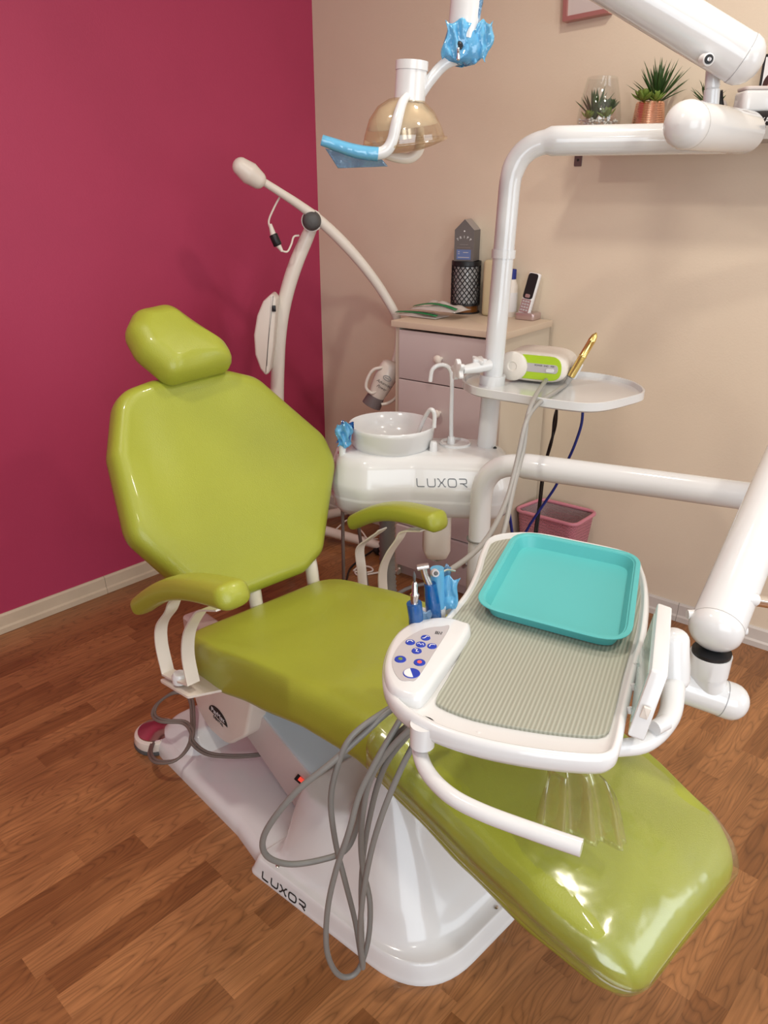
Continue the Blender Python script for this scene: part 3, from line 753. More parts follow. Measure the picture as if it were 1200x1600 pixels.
# suction handpiece on its hook, wrapped in blue film, and hoses
shp = at_y(537, 690, 2.2)
hook = tube('hose_hook', [at_y(560, 706, 2.2), at_y(530, 708, 2.16)], .008, 'steel', spit, 12)
sx = thing('suction_handpiece', 'suction handpiece in crumpled blue film at the left end of the spittoon unit', 'suction handpiece', at_y(534, 720, 2.14))
tube('handpiece_body', [at_y(534, 722, 2.14), at_y(535, 700, 2.14), at_y(538, 680, 2.15)], [.008, .011, .011], 'white', sx, 14)
def crumple(name, ctr, ax, bx, L1, L2, amp, m, parent, seed, n=12, thick=.0005, twist=0):
    random.seed(seed); ctr = V3(ctr); ax = V3(ax).normalized(); bx = V3(bx).normalized(); nx = ax.cross(bx).normalized(); g = []
    ph = [random.uniform(0, 6) for _ in range(6)]
    for i in range(n):
        row = []
        for j in range(n):
            a, b = i/(n-1)-.5, j/(n-1)-.5
            d = math.sin(a*9+ph[0])*math.cos(b*11+ph[1])+.6*math.sin(b*17+a*7+ph[2])+random.uniform(-.35, .35)
            row.append(ctr+ax*(a*L1*(1+.15*math.sin(b*8+ph[3])))+bx*(b*L2*(1+.2*math.sin(a*7+ph[4])))+nx*(d*amp+twist*a*b))
        g.append(row)
    return sheet(name, g, m, parent, thick)
crumple('film_wrap', at_y(538, 680, 2.13), (0, 0, 1), (1, .3, 0), .07, .045, .008, 'film', sx, 4)
crumple('film_wrap', at_y(541, 676, 2.15), (.2, 0, 1), (1, -.5, 0), .06, .04, .008, 'filmdark', sx, 5)
tube('suction_hose', [at_y(534, 722, 2.14), at_y(535, 780, 2.15), at_y(536, 850, 2.15), at_y(537, 905, 2.16)], .0055, 'brown', sx, 10, 6)
tube('suction_hose', [at_y(556, 780, 2.2), at_y(560, 820, 2.2), at_y(567, 870, 2.2), at_y(578, 940, 2.2)], .0055, 'brown', sx, 10, 6)

# star valve knobs on the post
kv = thing('star_knob_valve', 'white star shaped clamp knobs on the post above the spittoon', 'valve', at_y(750, 580, 2.17))
tube('valve_body', [at_y(722, 578, 2.12), at_y(745, 574, 2.15), at_y(765, 570, 2.17)], [.012, .016, .016], 'white', kv, 14)
def star(ctr, nrm, r, h, parent, lobes=5):
    o = [(r*(1+.22*math.cos(lobes*t))*math.cos(t), r*(1+.22*math.cos(lobes*t))*math.sin(t)) for t in [2*math.pi*k/60 for k in range(60)]]
    return slab('star_knob', o, rnd(0, h, .003, 2), 'white', parent, frame_mat(ctr, nrm))
star(at_y(719, 578, 2.11), V3((-1, -.45, .1)), .025, .014, kv)
star(at_y(748, 566, 2.16), V3((.15, -.2, 1)), .019, .012, kv)

# ================================================================== SHELF TRAY ON THE POST
ZS = 1.0
sh = thing('post_tray', 'white oval tray fixed to the upright post, carrying a scaler', 'tray shelf', at_z(790, 590, ZS))
tp = [at_z(*p, ZS) for p in ((722, 592), (738, 580), (770, 577), (812, 573), (850, 577), (926, 582), (985, 594), (1008, 610), (985, 620), (935, 630), (880, 627), (800, 615), (742, 605))]
tpo = densify([V3((p.x, p.y, 0)) for p in catmull([V3((p.x, p.y, 0)) for p in tp], 5, True)], .02)
tray_s = slab('tray_dish', tpo, [(.006, ZS-.026), (.0, ZS-.021), (.0, ZS), (.003, ZS+.001), (.006, ZS), (.010, ZS-.012), (.02, ZS-.014)], 'cream', sh)
tray_s.data.materials[0] = M['enamel']
cl = pb+dirp*((ZS-pb.z)/dirp.z); tube('tray_clamp', [cl-dirp*.02, cl+dirp*.014], .037, 'enamel', sh, 28)
# scaler
scb = at_z(862, 600, ZS-.013)
sc = thing('ultrasonic_scaler', 'lime and white ultrasonic scaler unit sitting on the post tray', 'ultrasonic scaler', (scb.x, scb.y, ZS-.013))
ang_s = R(-27); fX = V3((math.cos(ang_s), math.sin(ang_s), 0)); fN = V3((math.sin(ang_s), -math.cos(ang_s), 0))   # front long axis, front normal
FL = at_z(786, 592, ZS-.010); FR = FL+fX*.175; SK = 1.1
def SC(x, d, z): return FL+fX*x*SK+fN*(-d)*SK+V3((0, 0, z*SK))      # x along the face, d depth backwards, z up
N1 = 22; vs = []; segs = 40
for i in range(N1+1):
    d = .135*i/N1; e = i/N1; sc1 = 1-.10*e-.0*e; 
    edge = min(1, (1-(1-min(1, e*9))**2)**.5*.12+.88); edge *= (1 if e < .8 else (1-((e-.8)/.2)**2*.45))
    for k in range(segs):
        th = 2*math.pi*k/segs; c, s_ = math.cos(th), math.sin(th)
        x = .083+.088*edge*(abs(c)**.6)*(1 if c > 0 else -1); z = .040+.038*edge*(abs(s_)**.72)*(1 if s_ > 0 else -1)
        vs.append(SC(x, d-.01, z*1.02))
fs = [(i*segs+k, i*segs+(k+1) % segs, (i+1)*segs+(k+1) % segs, (i+1)*segs+k) for i in range(N1) for k in range(segs)]
fs += [tuple(range(segs-1, -1, -1)), tuple(N1*segs+k for k in range(segs))]
hsg = MB().add(vs, fs).build('housing', 'cream', sc, True, 50)
fm = frame_mat(SC(0, -.0105, 0), fN, fX) @ Matrix.Scale(SK, 4)         # x along face, y up
if (fm @ V3((0, 1, 0))).z < fm.translation.z: fm = fm @ Matrix.Rotation(math.pi, 4, 'Z')
def face(pts, z): return [(p.x, p.y) for p in pts]
slab('green_panel', fillet(rect(.028, .010, .158, .073), .030, 8), [(0, 0), (.001, .0022)], 'sgreen', hsg, fm)
slab('white_band', fillet(rect(.05, .029, .150, .053), .011, 6), [(0, .001), (.001, .0032)], 'panelgrey', hsg, fm)
lathe('dial', [(.039, 0), (.0385, .007), (.034, .011), (.013, .012), (.010, .009), (.001, .009)], fm @ Matrix.Translation((.030, .041, 0)), 'cream', hsg, 36)
slab('slide_switch', fillet(rect(.118, .032, .140, .042), .005, 4), [(0, .003), (.001, .006)], 'white', hsg, fm)
for xx, tt in ((.098, 'POWER'), (.118, 'END'), (.135, 'PER')): text('dial_text', tt, .006, fm @ Matrix.Translation((xx, .048, .0034)), 'ink', hsg, .0001)
# gold handpiece in its cradle
h0 = SC(.178, .012, .022); h1 = h0+(at_y(932, 520, h0.y)-h0)*1.0
gh = thing('gold_scaler_handpiece', 'gold scaler handpiece standing slanted in the side cradle of the scaler', 'handpiece', h0)
dd = (h1-h0); 
tube('handle', [h0+dd*k for k in (0, .05, .45, .47, .49, .80, .82, .83, .93, 1)], [.0100, .0108, .0106, .0118, .0104, .0104, .0110, .0106, .0085, .002], 'gold', gh, 20)
tube('sleeve', [h0-dd*.22, h0-dd*.02], [.007, .009], 'hosegrey', gh, 16)
tube('cradle', [SC(.176, .035, .018), SC(.190, .035, .052)], .014, 'white', hsg, 14, dome=.6)
hz0 = h0-dd*.2
hose1 = [hz0, at_z(868, 612, ZS-.005), at_z(840, 632, ZS-.01), at_y(822, 660, 1.86), at_y(808, 720, 1.80), at_y(792, 780, 1.72), at_y(765, 835, 1.6), at_y(735, 868, 1.52), at_y(700, 893, 1.45)]
tube('handpiece_hose', hose1, .0062, 'hosegrey', gh, 10, 8)
hose2 = [SC(.12, -.008, .012), at_z(835, 622, ZS+.004), at_y(824, 652, 1.88), at_y(818, 700, 1.83), at_y(803, 760, 1.75), at_y(790, 820, 1.66), at_y(780, 850, 1.62)]
tube('power_hose', hose2, .0062, 'hosegrey', sc, 10, 8)

# ================================================================== INSTRUMENT TABLE
ZT = .85
it = thing('instrument_table', 'white instrument delivery table on a jointed tubular arm over the chair', 'instrument table', (.268, 1.975, 0))
# arm: upright, long horizontal tube
u0 = V3((.268, 1.975, .0)); u1 = V3((.268, 1.975, .83)); u2 = V3((.93, 1.68, .83))
P = fillet([u0, u1, u2], .115, 14, False); P = [P[0]]+[P[0]+(P[1]-P[0])*k/8 for k in range(1, 8)]+P[1:-1]+[P[-2]+(P[-1]-P[-2])*k/8 for k in range(1, 9)]
ud = (u2-u1).normalized(); rr = []
for p in P:
    hx = (p-u1).dot(ud); rr.append(.0345 if hx < 0 else (.030 if hx < .10 else .034))
tarm = MB().add(*tube_geo(P, rr, 28)).build('arm_tube', 'enamel', it)
tube('tube_joint_ring', [V3((.268, 1.975, .595)), V3((.268, 1.975, .599))], .0350, 'grey', tarm, 28)
tube('tube_foot', [V3((.268, 1.975, 0)), V3((.268, 1.975, .03))], [.07, .06], 'white', tarm, 28)
# spring arm
k0 = at_y(1119, 982, 1.10); k1 = at_y(1262, 640, 1.56)
sa = (k1-k0).normalized()
spa = tube('spring_arm', [k0, k0+(k1-k0)*.5, k1], .043, 'enamel', it, 32, dome=.65)
tube('end_cap', [k0+sa*.004, k0-sa*.002], .0438, 'white', spa, 40, dome=.72)
tube('arm_pivot', [u2-V3((0, 0, .04)), V3((k1.x+.03, k1.y+.05, k1.z))], .03, 'enamel', it, 24)
k0d = k0-V3((0, 0, .03))
tube('pivot_ring', [k0d-V3((0, 0, .012)), k0d-V3((0, 0, .018))], .0315, 'dark', it, 28)
tp0 = at_y(1111, 1092, 1.10)
tube('knuckle', [k0d-V3((0, 0, .018)), k0d-V3((0, 0, .055)), k0d-V3((0, 0, .0555)), V3((tp0.x, tp0.y, tp0.z))], [.0335, .0325, .029, .027], 'white', it, 28)
tj1 = at_y(1140, 1095, 1.09); tj0 = at_y(1000, 1046, 1.13)
tube('cross_tube', [tj0, tj1], .0315, 'enamel', it, 28, dome=.9)
tube('tube_cap', [tj1-(tj1-tj0).normalized()*.012, tj1+(tj1-tj0).normalized()*.002], .0321, 'white', it, 28, dome=.92)
M['seam'] = mat('seam_grey', (.30, .30, .31), .5, cvar=.03)
td_ = (tj1-tj0).normalized(); tube('cap_seam', [tj1-td_*.0135, tj1-td_*.0122], .0322, 'seam', it, 36)
tube('cap_seam', [k0+sa*.0042, k0+sa*.0052], .0439, 'seam', spa, 40)
for (px, py) in ((1080, 960), (1158, 985)): tube('arm_screw', [at_y(px-6, py, 1.12), at_y(px+8, py, 1.12)], .008, 'white', spa, 10)
chh = tube('brake_lever', [at_y(1176, 937, 1.13), at_y(1240, 948, 1.17)], .010, 'chrome', spa, 16)
tube('lever_tip', [at_y(1166, 935, 1.125), at_y(1179, 937, 1.13)], .0115, 'white', chh, 16, dome=.6)
# table body
tb = [(770, 835), (752, 858), (742, 890), (728, 920), (703, 952), (688, 966), (650, 972), (618, 990), (602, 1020), (598, 1052), (604, 1078), (628, 1106), (676, 1134), (750, 1158), (840, 1175), (925, 1183), (958, 1178), (970, 1160), (980, 1110), (994, 1050), (1010, 985), (1014, 930), (1006, 888), (985, 862), (900, 842), (830, 830)]
tbw = [at_z(a, b, ZT) for a, b in tb]
tbo = densify([V3((p.x, p.y, 0)) for p in catmull([V3((p.x, p.y, 0)) for p in tbw], 4, True)], .015)
dk = slab('table_body', tbo, [(.035, ZT-.046), (.02, ZT-.044), (.016, ZT-.036), (.004, ZT-.030), (.0, ZT-.022), (-.001, ZT-.008), (.002, ZT-.002), (.006, ZT), (.009, ZT-.001), (.012, ZT-.008), (.020, ZT-.010)], 'white', it, None, 60)
pd = [(775, 845), (762, 862), (752, 895), (738, 925), (714, 957), (700, 972), (722, 980), (730, 992), (720, 1020), (700, 1058), (682, 1090), (690, 1103), (740, 1122), (820, 1138), (900, 1148), (945, 1147), (958, 1120), (975, 1050), (994, 985), (1001, 930), (994, 892), (975, 868), (900, 850), (830, 840)]
pdw = [at_z(a, b, ZT-.005) for a, b in pd]
pdo = densify([V3((p.x, p.y, 0)) for p in catmull([V3((p.x, p.y, 0)) for p in pdw], 3, True)], .02)
ribs(M['pad'], R(24), .0060, (.31, .32, .255), (.41, .42, .345))
slab('ribbed_mat', pdo, [(.0, ZT-.010), (.0, ZT-.006), (.001, ZT-.005)], 'pad', it)
# control panel
cp = [(735, 985), (722, 972), (690, 966), (650, 972), (620, 990), (604, 1020), (600, 1050), (612, 1078), (650, 1092), (668, 1080), (690, 1050)]
cpw = [at_z(a, b, ZT+.006) for a, b in cp]; cpo = densify(catmull([V3((p.x, p.y, 0)) for p in cpw], 4, True), .012)
cpn = slab('control_housing', cpo, [(-.001, ZT-.012), (0, ZT+.002), (.003, ZT+.009), (.008, ZT+.011)], 'white', it, None, 60)
ZC = ZT+.0112
kp = [(702, 981), (690, 979), (660, 984), (630, 1002), (614, 1026), (614, 1045), (625, 1062), (640, 1064), (652, 1060), (675, 1025)]
kpw = [at_z(a, b, ZC) for a, b in kp]
kpo = catmull([V3((p.x, p.y, 0)) for p in kpw], 5, True)
key = slab('keypad', kpo, [(0, ZC-.001), (0, ZC+.0006)], 'panelgrey', cpn)
bang = math.atan2(CA.y, CA.x)
for i, (px, py, rx, sym) in enumerate(((665, 997, .0075, '\u2191'), (641, 1004, .0075, 'C'), (657.5, 1007.5, .0078, 'OO'), (675, 1010, .0075, 'r'), (651, 1017.5, .0078, 'S'), (625.5, 1030.5, .0088, 'o'), (655.5, 1035.5, .0088, ''))):
    c = at_z(px, py, ZC+.0006); b_ = lathe('button', [(rx, 0), (rx*.95, .0012), (rx*.3, .0014)], c, 'blue', key, 24)
    tm = Matrix.Translation((c.x, c.y, ZC+.0022)) @ Matrix.Rotation(R(-20), 4, 'Z')
    if sym == '': lathe('button_light', [(.0035, 0), (.003, .0008)], V3((c.x, c.y, ZC+.0020)), 'redlit', b_, 16)
    elif sym == 'o': lathe('button_light', [(.0035, 0), (.003, .0008)], V3((c.x, c.y, ZC+.0020)), 'leafl', b_, 16)
    else:
        sg = {'\u2191': [[(-.004, -.004), (-.001, -.003), (.001, .004), (.004, .003)]], 'C': [[(-.004, -.003), (-.004, .002), (0, .004), (.004, .001)]], 'OO': [[(-.005, -.002), (-.003, .002), (0, -.002), (.003, .002), (.005, -.002)]], 'r': [[(-.003, -.004), (-.003, .002), (.001, .004), (.004, .003)]], 'S': [[(-.004, .003), (0, .003), (0, -.003), (.004, -.003)]]}[sym]
        strokes('button_mark', sg, tm, .0014, 'inkw', b_, .0003)
c = at_z(643, 1052, ZC+.0006); lathe('round_logo', [(.0125, 0), (.012, .0008)], c, 'blue', key, 30)
slab('logo_half', [(.011*math.cos(t), .011*math.sin(t)) for t in [R(100)+math.pi*k/14 for k in range(15)]], [(0, .0009), (0, .0013)], 'inkw', key, Matrix.Translation(c))
c = at_z(686, 989, ZC+.001)
strokes('model_mark', [[(-.005, -.004), (-.005, .004)], [(-.0025, -.004), (-.0025, .004)], [(0, -.004), (0, .004), (.004, -.004), (.004, .004)]], Matrix.Translation(c) @ Matrix.Rotation(R(-15), 4, 'Z'), .0014, 'ink', key, .0003)
# front details: button, marks
fb = at_z(746, 1156, ZT-.018); fnr = V3((-.35, -1, 0)).normalized()
lathe('front_stud', [(.009, 0), (.008, .004), (.004, .006), (.001, .006)], frame_mat(V3((fb.x, fb.y, fb.z))-fnr*.006, fnr), 'white', dk, 16)
text('rim_text', 'LC medical', .006, frame_mat(at_z(768, 1174, ZT-.026)-fnr*-.001, fnr, V3((1, -.3, 0))), 'ink', dk, .0003)
# handle bar
hb = [(657, 1138, .815), (655, 1150, .80), (657, 1180, .79), (672, 1212, .785), (705, 1244, .785), (755, 1270, .785), (830, 1298, .785), (909, 1325, .785)]
hbo = tube('handle_bar', [at_z(*p) for p in hb], .0108, 'white', it, 18, 8)
hs0 = at_z(660, 1150, .82); tube('handle_socket', [hs0+V3((0, 0, .02)), hs0-V3((0, 0, .014))], .017, 'white', it, 20)
# bracket under the film viewer
br = [at_z(955, 1170, .80), at_z(1010, 1160, .79), at_z(1045, 1120, .79), at_z(1052, 1075, .80)]
tube('viewer_bracket', br, [.012, .013, .016, .018], 'white', it, 18, 6, dome=.8)
tube('bracket_knob', [at_z(1040, 1128, .81), at_z(1022, 1138, .81)], .011, 'white', it, 18)
tube('viewer_boss', [at_y(1052, 1000, 1.02), at_y(1053, 1060, 1.0)], .024, 'white', it, 20, dome=.8)
# film viewer : leaning slab, top edge runs away from the camera
vt1 = at_z(1018, 1046, .925); vt0 = at_z(1028, 941, .925); vb1 = at_z(980, 1150, .835)
ve = (vt0-vt1); vl = ve.length; ve.normalize(); vh = (vt1-vb1); vhl = vh.length; vh.normalize(); vn = ve.cross(vh).normalized()
if vn.x > 0: vn = -vn
vmt = Matrix(((ve.x, vh.x, vn.x, vb1.x), (ve.y, vh.y, vn.y, vb1.y), (ve.z, vh.z, vn.z, vb1.z), (0, 0, 0, 1)))
vw = slab('viewer_frame', fillet(rect(0, 0, vl, vhl), .004, 3), rnd(-.022, 0, .003, 2), 'white', it, vmt)
slab('viewer_screen', rect(.012, .012, vl-.012, vhl-.012), [(0, -.001), (.001, .0012)], 'screen', vw, vmt)
for k in (.2, .5, .8): tube('viewer_clip', [vmt @ V3((vl*k, .008, .001)), vmt @ V3((vl*k, .016, .005))], .0035, 'white', vw, 8)
rbox('viewer_switch', .010, .018, .004, .001, frame_mat(vmt @ V3((-.001, vhl*.42, -.011)), -ve, vn), 'cream', vw)

# turquoise tray
ZQ = ZT+.022
qo = [at_z(*p, ZQ) for p in ((806, 826), (1003, 866), (986, 1010), (738, 944))]
qp = fillet([V3((p.x, p.y, 0)) for p in qo], .055, 8)
qo2 = densify(qp, .02)
tray = tag(slab('serving_tray', qo2, [(.026, ZT-.0045), (.021, ZT-.003), (.012, ZQ-.003), (.001, ZQ-.003), (.0, ZQ-.001), (.001, ZQ), (.008, ZQ), (.010, ZQ-.002), (.020, ZT-.001), (.026, ZT-.0015)], 'turq', None, None, 35),
    'turquoise rectangular plastic tray lying on the ribbed mat of the instrument table', 'tray')

# handpieces in the holder at the left edge of the table
hd = MB()
for (px, py) in ((655, 972), (684, 965), (703, 955)):
    p = at_z(px, py, .83); hd.add(*tube_geo([p, p+V3((0, 0, .022))], .0135, 16))
hd.build('handpiece_holder', 'white', it)
y1 = at_z(652, 985, .84).y
hA = thing('slow_handpiece', 'steel rotary handpiece with dark bur in a blue film sleeve, leftmost in the holder', 'handpiece', at_y(650, 985, y1))
def U(px, py, y): return at_y(px, py, y)
tube('handle', [U(650, 985, y1), U(648, 945, y1), U(647.5, 943, y1), U(647.5, 935, y1), U(648, 929, y1), U(648, 926, y1), U(648, 912, y1), U(648, 909, y1)], [.0075, .0078, .0065, .0065, .0075, .0048, .0046, .003], 'steel', hA, 18)
tube('bur', [U(648, 910, y1), U(647.5, 904, y1), U(647.5, 900, y1), U(647, 893, y1)], [.0012, .0022, .0028, .0006], 'knobgrey', hA, 12)
tube('film_sleeve', [U(650, 990, y1), U(650, 965, y1), U(647, 942, y1)], [.0115, .0120, .0125], 'filmdark', hA, 12)
crumple('film_edge', U(664, 965, y1), (0, 0, 1), (1, .2, 0), .024, .020, .001, 'filmpale', hA, 8, 8)
y2 = at_z(680, 968, .84).y
hB = thing('contra_angle_handpiece', 'angled steel dental drill in deep blue film, second in the holder', 'handpiece', U(683, 970, y2))
tube('handle', [U(681, 975, y2), U(674, 930, y2), U(671, 915, y2), U(665, 900, y2), U(661, 887, y2)], [.0085, .0075, .0062, .0055, .0050], 'steel', hB, 18, 4)
tube('drill_head', [U(652, 887, y2), U(670, 884, y2)], .0052, 'chrome', hB, 18)
tube('film_sleeve', [U(680, 980, y2), U(676, 945, y2), U(672, 912, y2)], [.0125, .0125, .010], 'filmdark', hB, 12)
y3 = at_z(700, 958, .84).y
hC = thing('air_water_syringe', 'air water syringe with bent steel nozzle in blue film, nearest the turquoise tray', 'syringe', U(684, 968, y3))
tube('handle', [U(684, 972, y3), U(684, 930, y3), U(683, 888, y3)], [.0115, .0120, .0115], 'film', hC, 16, 3)
tube('button_ring', [U(679, 895, y3-.006), U(681, 896, y3-.015)], [.0070, .0060], 'panelgrey', hC, 20)
tube('button_core', [U(681, 896, y3-.015), U(682, 896, y3-.019)], [.0035, .0030], 'knobgrey', hC, 20)
tube('nozzle', [U(681, 897, y3-.012), U(692, 893, y3), U(700, 890, y3+.01), U(711, 892, y3+.02)], [.003, .0022, .0020, .0016], 'chrome', hC, 10, 4)
crumple('film_wrap', U(701, 928, y3), (.1, 0, 1), (1, -.2, 0), .062, .030, .002, 'film', hC, 11)
crumple('film_wrap', U(693, 905, y3+.01), (.1, 0, 1), (1, .3, 0), .05, .022, .002, 'filmpale', hC, 12)

# grey hoses drooping from under the table to the base
def hose(pts, r=.0052): return tube('handpiece_hose', [at_y(*p) for p in pts], r, 'grey', it, 12, 8)
hose([(660, 1085, 1.10), (610, 1110, 1.06), (570, 1145, 1.04), (520, 1190, 1.02), (460, 1240, 1.01), (415, 1300, 1.01), (415, 1335, 1.02), (450, 1350, 1.04), (500, 1344, 1.06), (540, 1328, 1.07), (558, 1290, 1.07), (570, 1240, 1.05), (600, 1170, 1.02), (648, 1125, 1.02)], .0056)
hose([(650, 1085, 1.10), (600, 1112, 1.06), (550, 1150, 1.03), (528, 1195, 1.02), (517, 1250, 1.02), (524, 1315, 1.03), (540, 1380, 1.04), (555, 1440, 1.05), (567, 1510, 1.05), (565, 1450, 1.06), (565, 1370, 1.07), (575, 1290, 1.06), (600, 1200, 1.03), (648, 1135, 1.0)])
hose([(640, 1095, 1.04), (625, 1125, 1.02), (590, 1185, 1.0), (562, 1240, .99), (545, 1300, .98), (525, 1360, .98), (512, 1420, .98), (510, 1480, .98), (522, 1515, .99), (540, 1527, 1.0), (560, 1515, 1.01), (575, 1470, 1.02), (578, 1410, 1.03), (566, 1350, 1.04), (565, 1290, 1.03), (578, 1220, 1.01), (610, 1170, 1.0), (650, 1130, 1.0)])
hose([(645, 1165, 1.0), (625, 1205, .99), (600, 1265, .98), (580, 1330, .98), (567, 1400, .98), (563, 1460, .99), (567, 1512, 1.0)])

# ================================================================== OPERATING LIGHT AND ITS SPRING ARM
ol = thing('operating_light', 'hanging dental operating light with smoked cover and blue wrapped handles', 'operating light', at_y(1108, 195, 2.02))
b0 = at_y(1073, 195, 1.87); b1 = at_y(1163, 207, 2.12)
bd = (b1-b0).normalized()
barrel = tube('pivot_barrel', [b0, b1], .049, 'enamel', ol, 36, dome=.75)
tube('barrel_cap', [b0-bd*.002, b0+bd*.004], .0498, 'white', barrel, 36, dome=.78)
tube('cap_seam', [b0+bd*.0042, b0+bd*.0052], .0499, 'seam', barrel, 40)
pin0 = at_y(1110, 172, 1.98); pin1 = at_y(1116, 95, 1.98)
tube('pivot_pin', [pin0, pin0+(pin1-pin0)*.42, pin0+(pin1-pin0)*.44, pin0+(pin1-pin0)*.46, pin1], [.0175, .0175, .0145, .0165, .0165], 'enamel', ol, 20)
s0 = at_y(1160, 92, 1.93); s1 = at_y(955, -33, 1.97); s2 = s0+(s1-s0)*2.15
sarm = tube('spring_arm', [s0, s1, s2], .052, 'enamel', ol, 36, dome=.8)
sd = (s1-s0).normalized(); tube('end_cap', [s0, s0+sd*.004], .0528, 'white', sarm, 36, dome=.82)
tube('cap_seam', [s0+sd*.0042, s0+sd*.0054], .0530, 'seam', sarm, 40)
sc0 = at_y(1106, 93, 1.88); lathe('arm_screw', [(.0125, -.02), (.0125, .004), (.010, .006), (.009, .003), (.001, .003)], frame_mat(sc0, V3((.05, -1, -.1))), 'white', sarm, 20)
lathe('screw_ring', [(.0088, .0005), (.0085, .0038), (.004, .004)], frame_mat(sc0-V3((0, .002, 0)), V3((.05, -1, -.1))), 'dark', sarm, 20)
lathe('screw_socket', [(.0045, 0), (.0042, .0045), (.002, .0048)], frame_mat(sc0-V3((0, .004, 0)), V3((.05, -1, -.1))), 'steel', sarm, 20)
YL = 1.95
d0 = at_y(723, 62, YL); d1 = V3((s2.x*0+d0.x+.02, YL, s2.z)); 
tube('drop_tube', [d0, d1], .034, 'enamel', ol, 28)
tube('drop_link', [d1, V3(s2)], .045, 'enamel', ol, 24, dome=.8)
neck = [at_y(735, 70, YL), at_y(722, 88, YL), at_y(695, 100, YL), at_y(672, 125, YL), at_y(655, 150, YL)]
tube('neck', neck, .0125, 'enamel', ol, 18, 5)
hcyl0 = at_y(640, 160, YL); hcyl1 = at_y(644, 96, YL)
tube('lamp_housing', [hcyl0, hcyl1], [.0345, .0345], 'white', ol, 36)
hd_ = (hcyl1-hcyl0).normalized(); tube('housing_cap', [hcyl1-hd_*.018, hcyl1], .0362, 'white', ol, 36)
# lamp cover: squashed half dome opening downwards, mirror and bulb holder
cv = at_y(631, 220, YL); 
dome_p = [(.092, -.006), (.094, 0), (.088, .02), (.074, .052), (.052, .076), (.026, .088), (.001, .09)]
rotc = Matrix.Rotation(R(-6), 4, 'Y') @ Matrix.Rotation(R(8), 4, 'X')
lathe('smoked_cover', dome_p, Matrix.Translation(cv) @ rotc, 'amber', ol, 40, 1, .72, 80)
lathe('cover_shell', [(.0005, .086), (.024, .083), (.05, .071), (.072, .046), (.080, .030), (.078, .028), (.069, .045), (.048, .068), (.001, .083)], Matrix.Translation(cv) @ rotc, 'frost', ol, 40, 1, .72, 80)
low_p = [(.100, .003), (.101, -.001), (.074, -.010), (.04, -.018), (.001, -.021)]
lathe('front_lens', low_p, Matrix.Translation(cv+V3((0, 0, -.004))) @ rotc, 'amber', ol, 40, 1, .72, 80)
lathe('bulb_holder', [(.027, 0), (.027, .022), (.03, .024), (.03, .028)], Matrix.Translation(cv+V3((0, -.015, .004))) @ rotc, 'steel', ol, 28)
lathe('reflector_gap', [(.034, 0), (.034, .003)], Matrix.Translation(cv+V3((0, -.015, .031))) @ rotc, 'dark', ol, 28)
hl = [at_y(636, 150, YL-.035), at_y(628, 162, YL-.05), at_y(620, 190, YL-.06), at_y(613, 220, YL-.06), at_y(602, 236, YL-.06), at_y(585, 240, YL-.06), at_y(555, 236, YL-.06), at_y(508, 222, YL-.06)]
hn = tube('handle', hl, [.008, .0105, .0125, .013, .0135, .013, .012, .010], 'white', ol, 18, 6)
tube('film_sleeve', [at_y(591, 241, YL-.06), at_y(555, 236, YL-.06), at_y(503, 219, YL-.06)], [.0150, .0145, .0115], 'film', hn, 16, 4)
gg = []
for i in range(10):
    row = []
    for j in range(16):
        s = j/15; a = i/9; top_ = V3(at_y(508+90*s, 232+18*s, YL-.06)); botm = at_y(528+78*s, 263-3*s, YL-.05); p = top_.lerp(botm, a); p.y += .003*math.sin(s*14+a*4); row.append(p)
    gg.append(row)
sheet('film_tail', gg, 'filmpale', hn, .0005)
hr = [at_y(650, 165, YL+.05), at_y(655, 200, YL+.07), at_y(655, 232, YL+.07), at_y(640, 247, YL+.07), at_y(615, 245, YL+.07), at_y(590, 236, YL+.07), at_y(568, 226, YL+.07)]
tube('handle', hr, [.009, .011, .0125, .012, .0115, .011, .010], 'cream', ol, 18, 6)
# film bag round the switch
fb_ = []
random.seed(7)
ctr = [(703, 30, 748, 42), (697, 50, 752, 58), (693, 70, 756, 74), (692, 88, 752, 92), (697, 98, 745, 98), (718, 103, 728, 103)]
ringp = []
for (xa, ya, xb, yb) in ctr:
    L_ = at_y(xa, ya, YL); R_ = at_y(xb, yb, YL); c = (L_+R_)/2; hwid = (R_-L_).length/2; row = []
    for k in range(18):
        t = 2*math.pi*k/18; rr_ = 1+random.uniform(-.07, .07); row.append(c+(R_-L_).normalized()*hwid*math.cos(t)*rr_+V3((0, 1, 0))*max(hwid*.8, .012)*math.sin(t)*rr_+V3((0, 0, random.uniform(-.003, .003))))
    ringp.append(row+[row[0]])
fbg = sheet('film_bag', ringp, 'film', ol, .0005)
crumple('film_corner', at_y(752, 65, YL-.02), (.2, 0, 1), (1, .2, 0), .075, .045, .006, 'film', fbg, 21)
crumple('film_corner', at_y(741, 35, YL-.02), (.25, 0, 1), (1, .2, 0), .085, .018, .003, 'filmpale', fbg, 22)
crumple('film_corner', at_y(713, 62, YL-.04), (.1, 0, 1), (1, 0, 0), .07, .05, .005, 'film', fbg, 23)
tube('toggle_switch', [at_y(716, 92, YL-.045), at_y(716, 76, YL-.045)], [.004, .0035], 'chrome', ol, 12, dome=.8)
lathe('switch_nut', [(.009, 0), (.009, .006), (.006, .01)], frame_mat(at_y(717, 71, YL-.035), V3((0, -1, -.3))), 'dark', ol, 10)

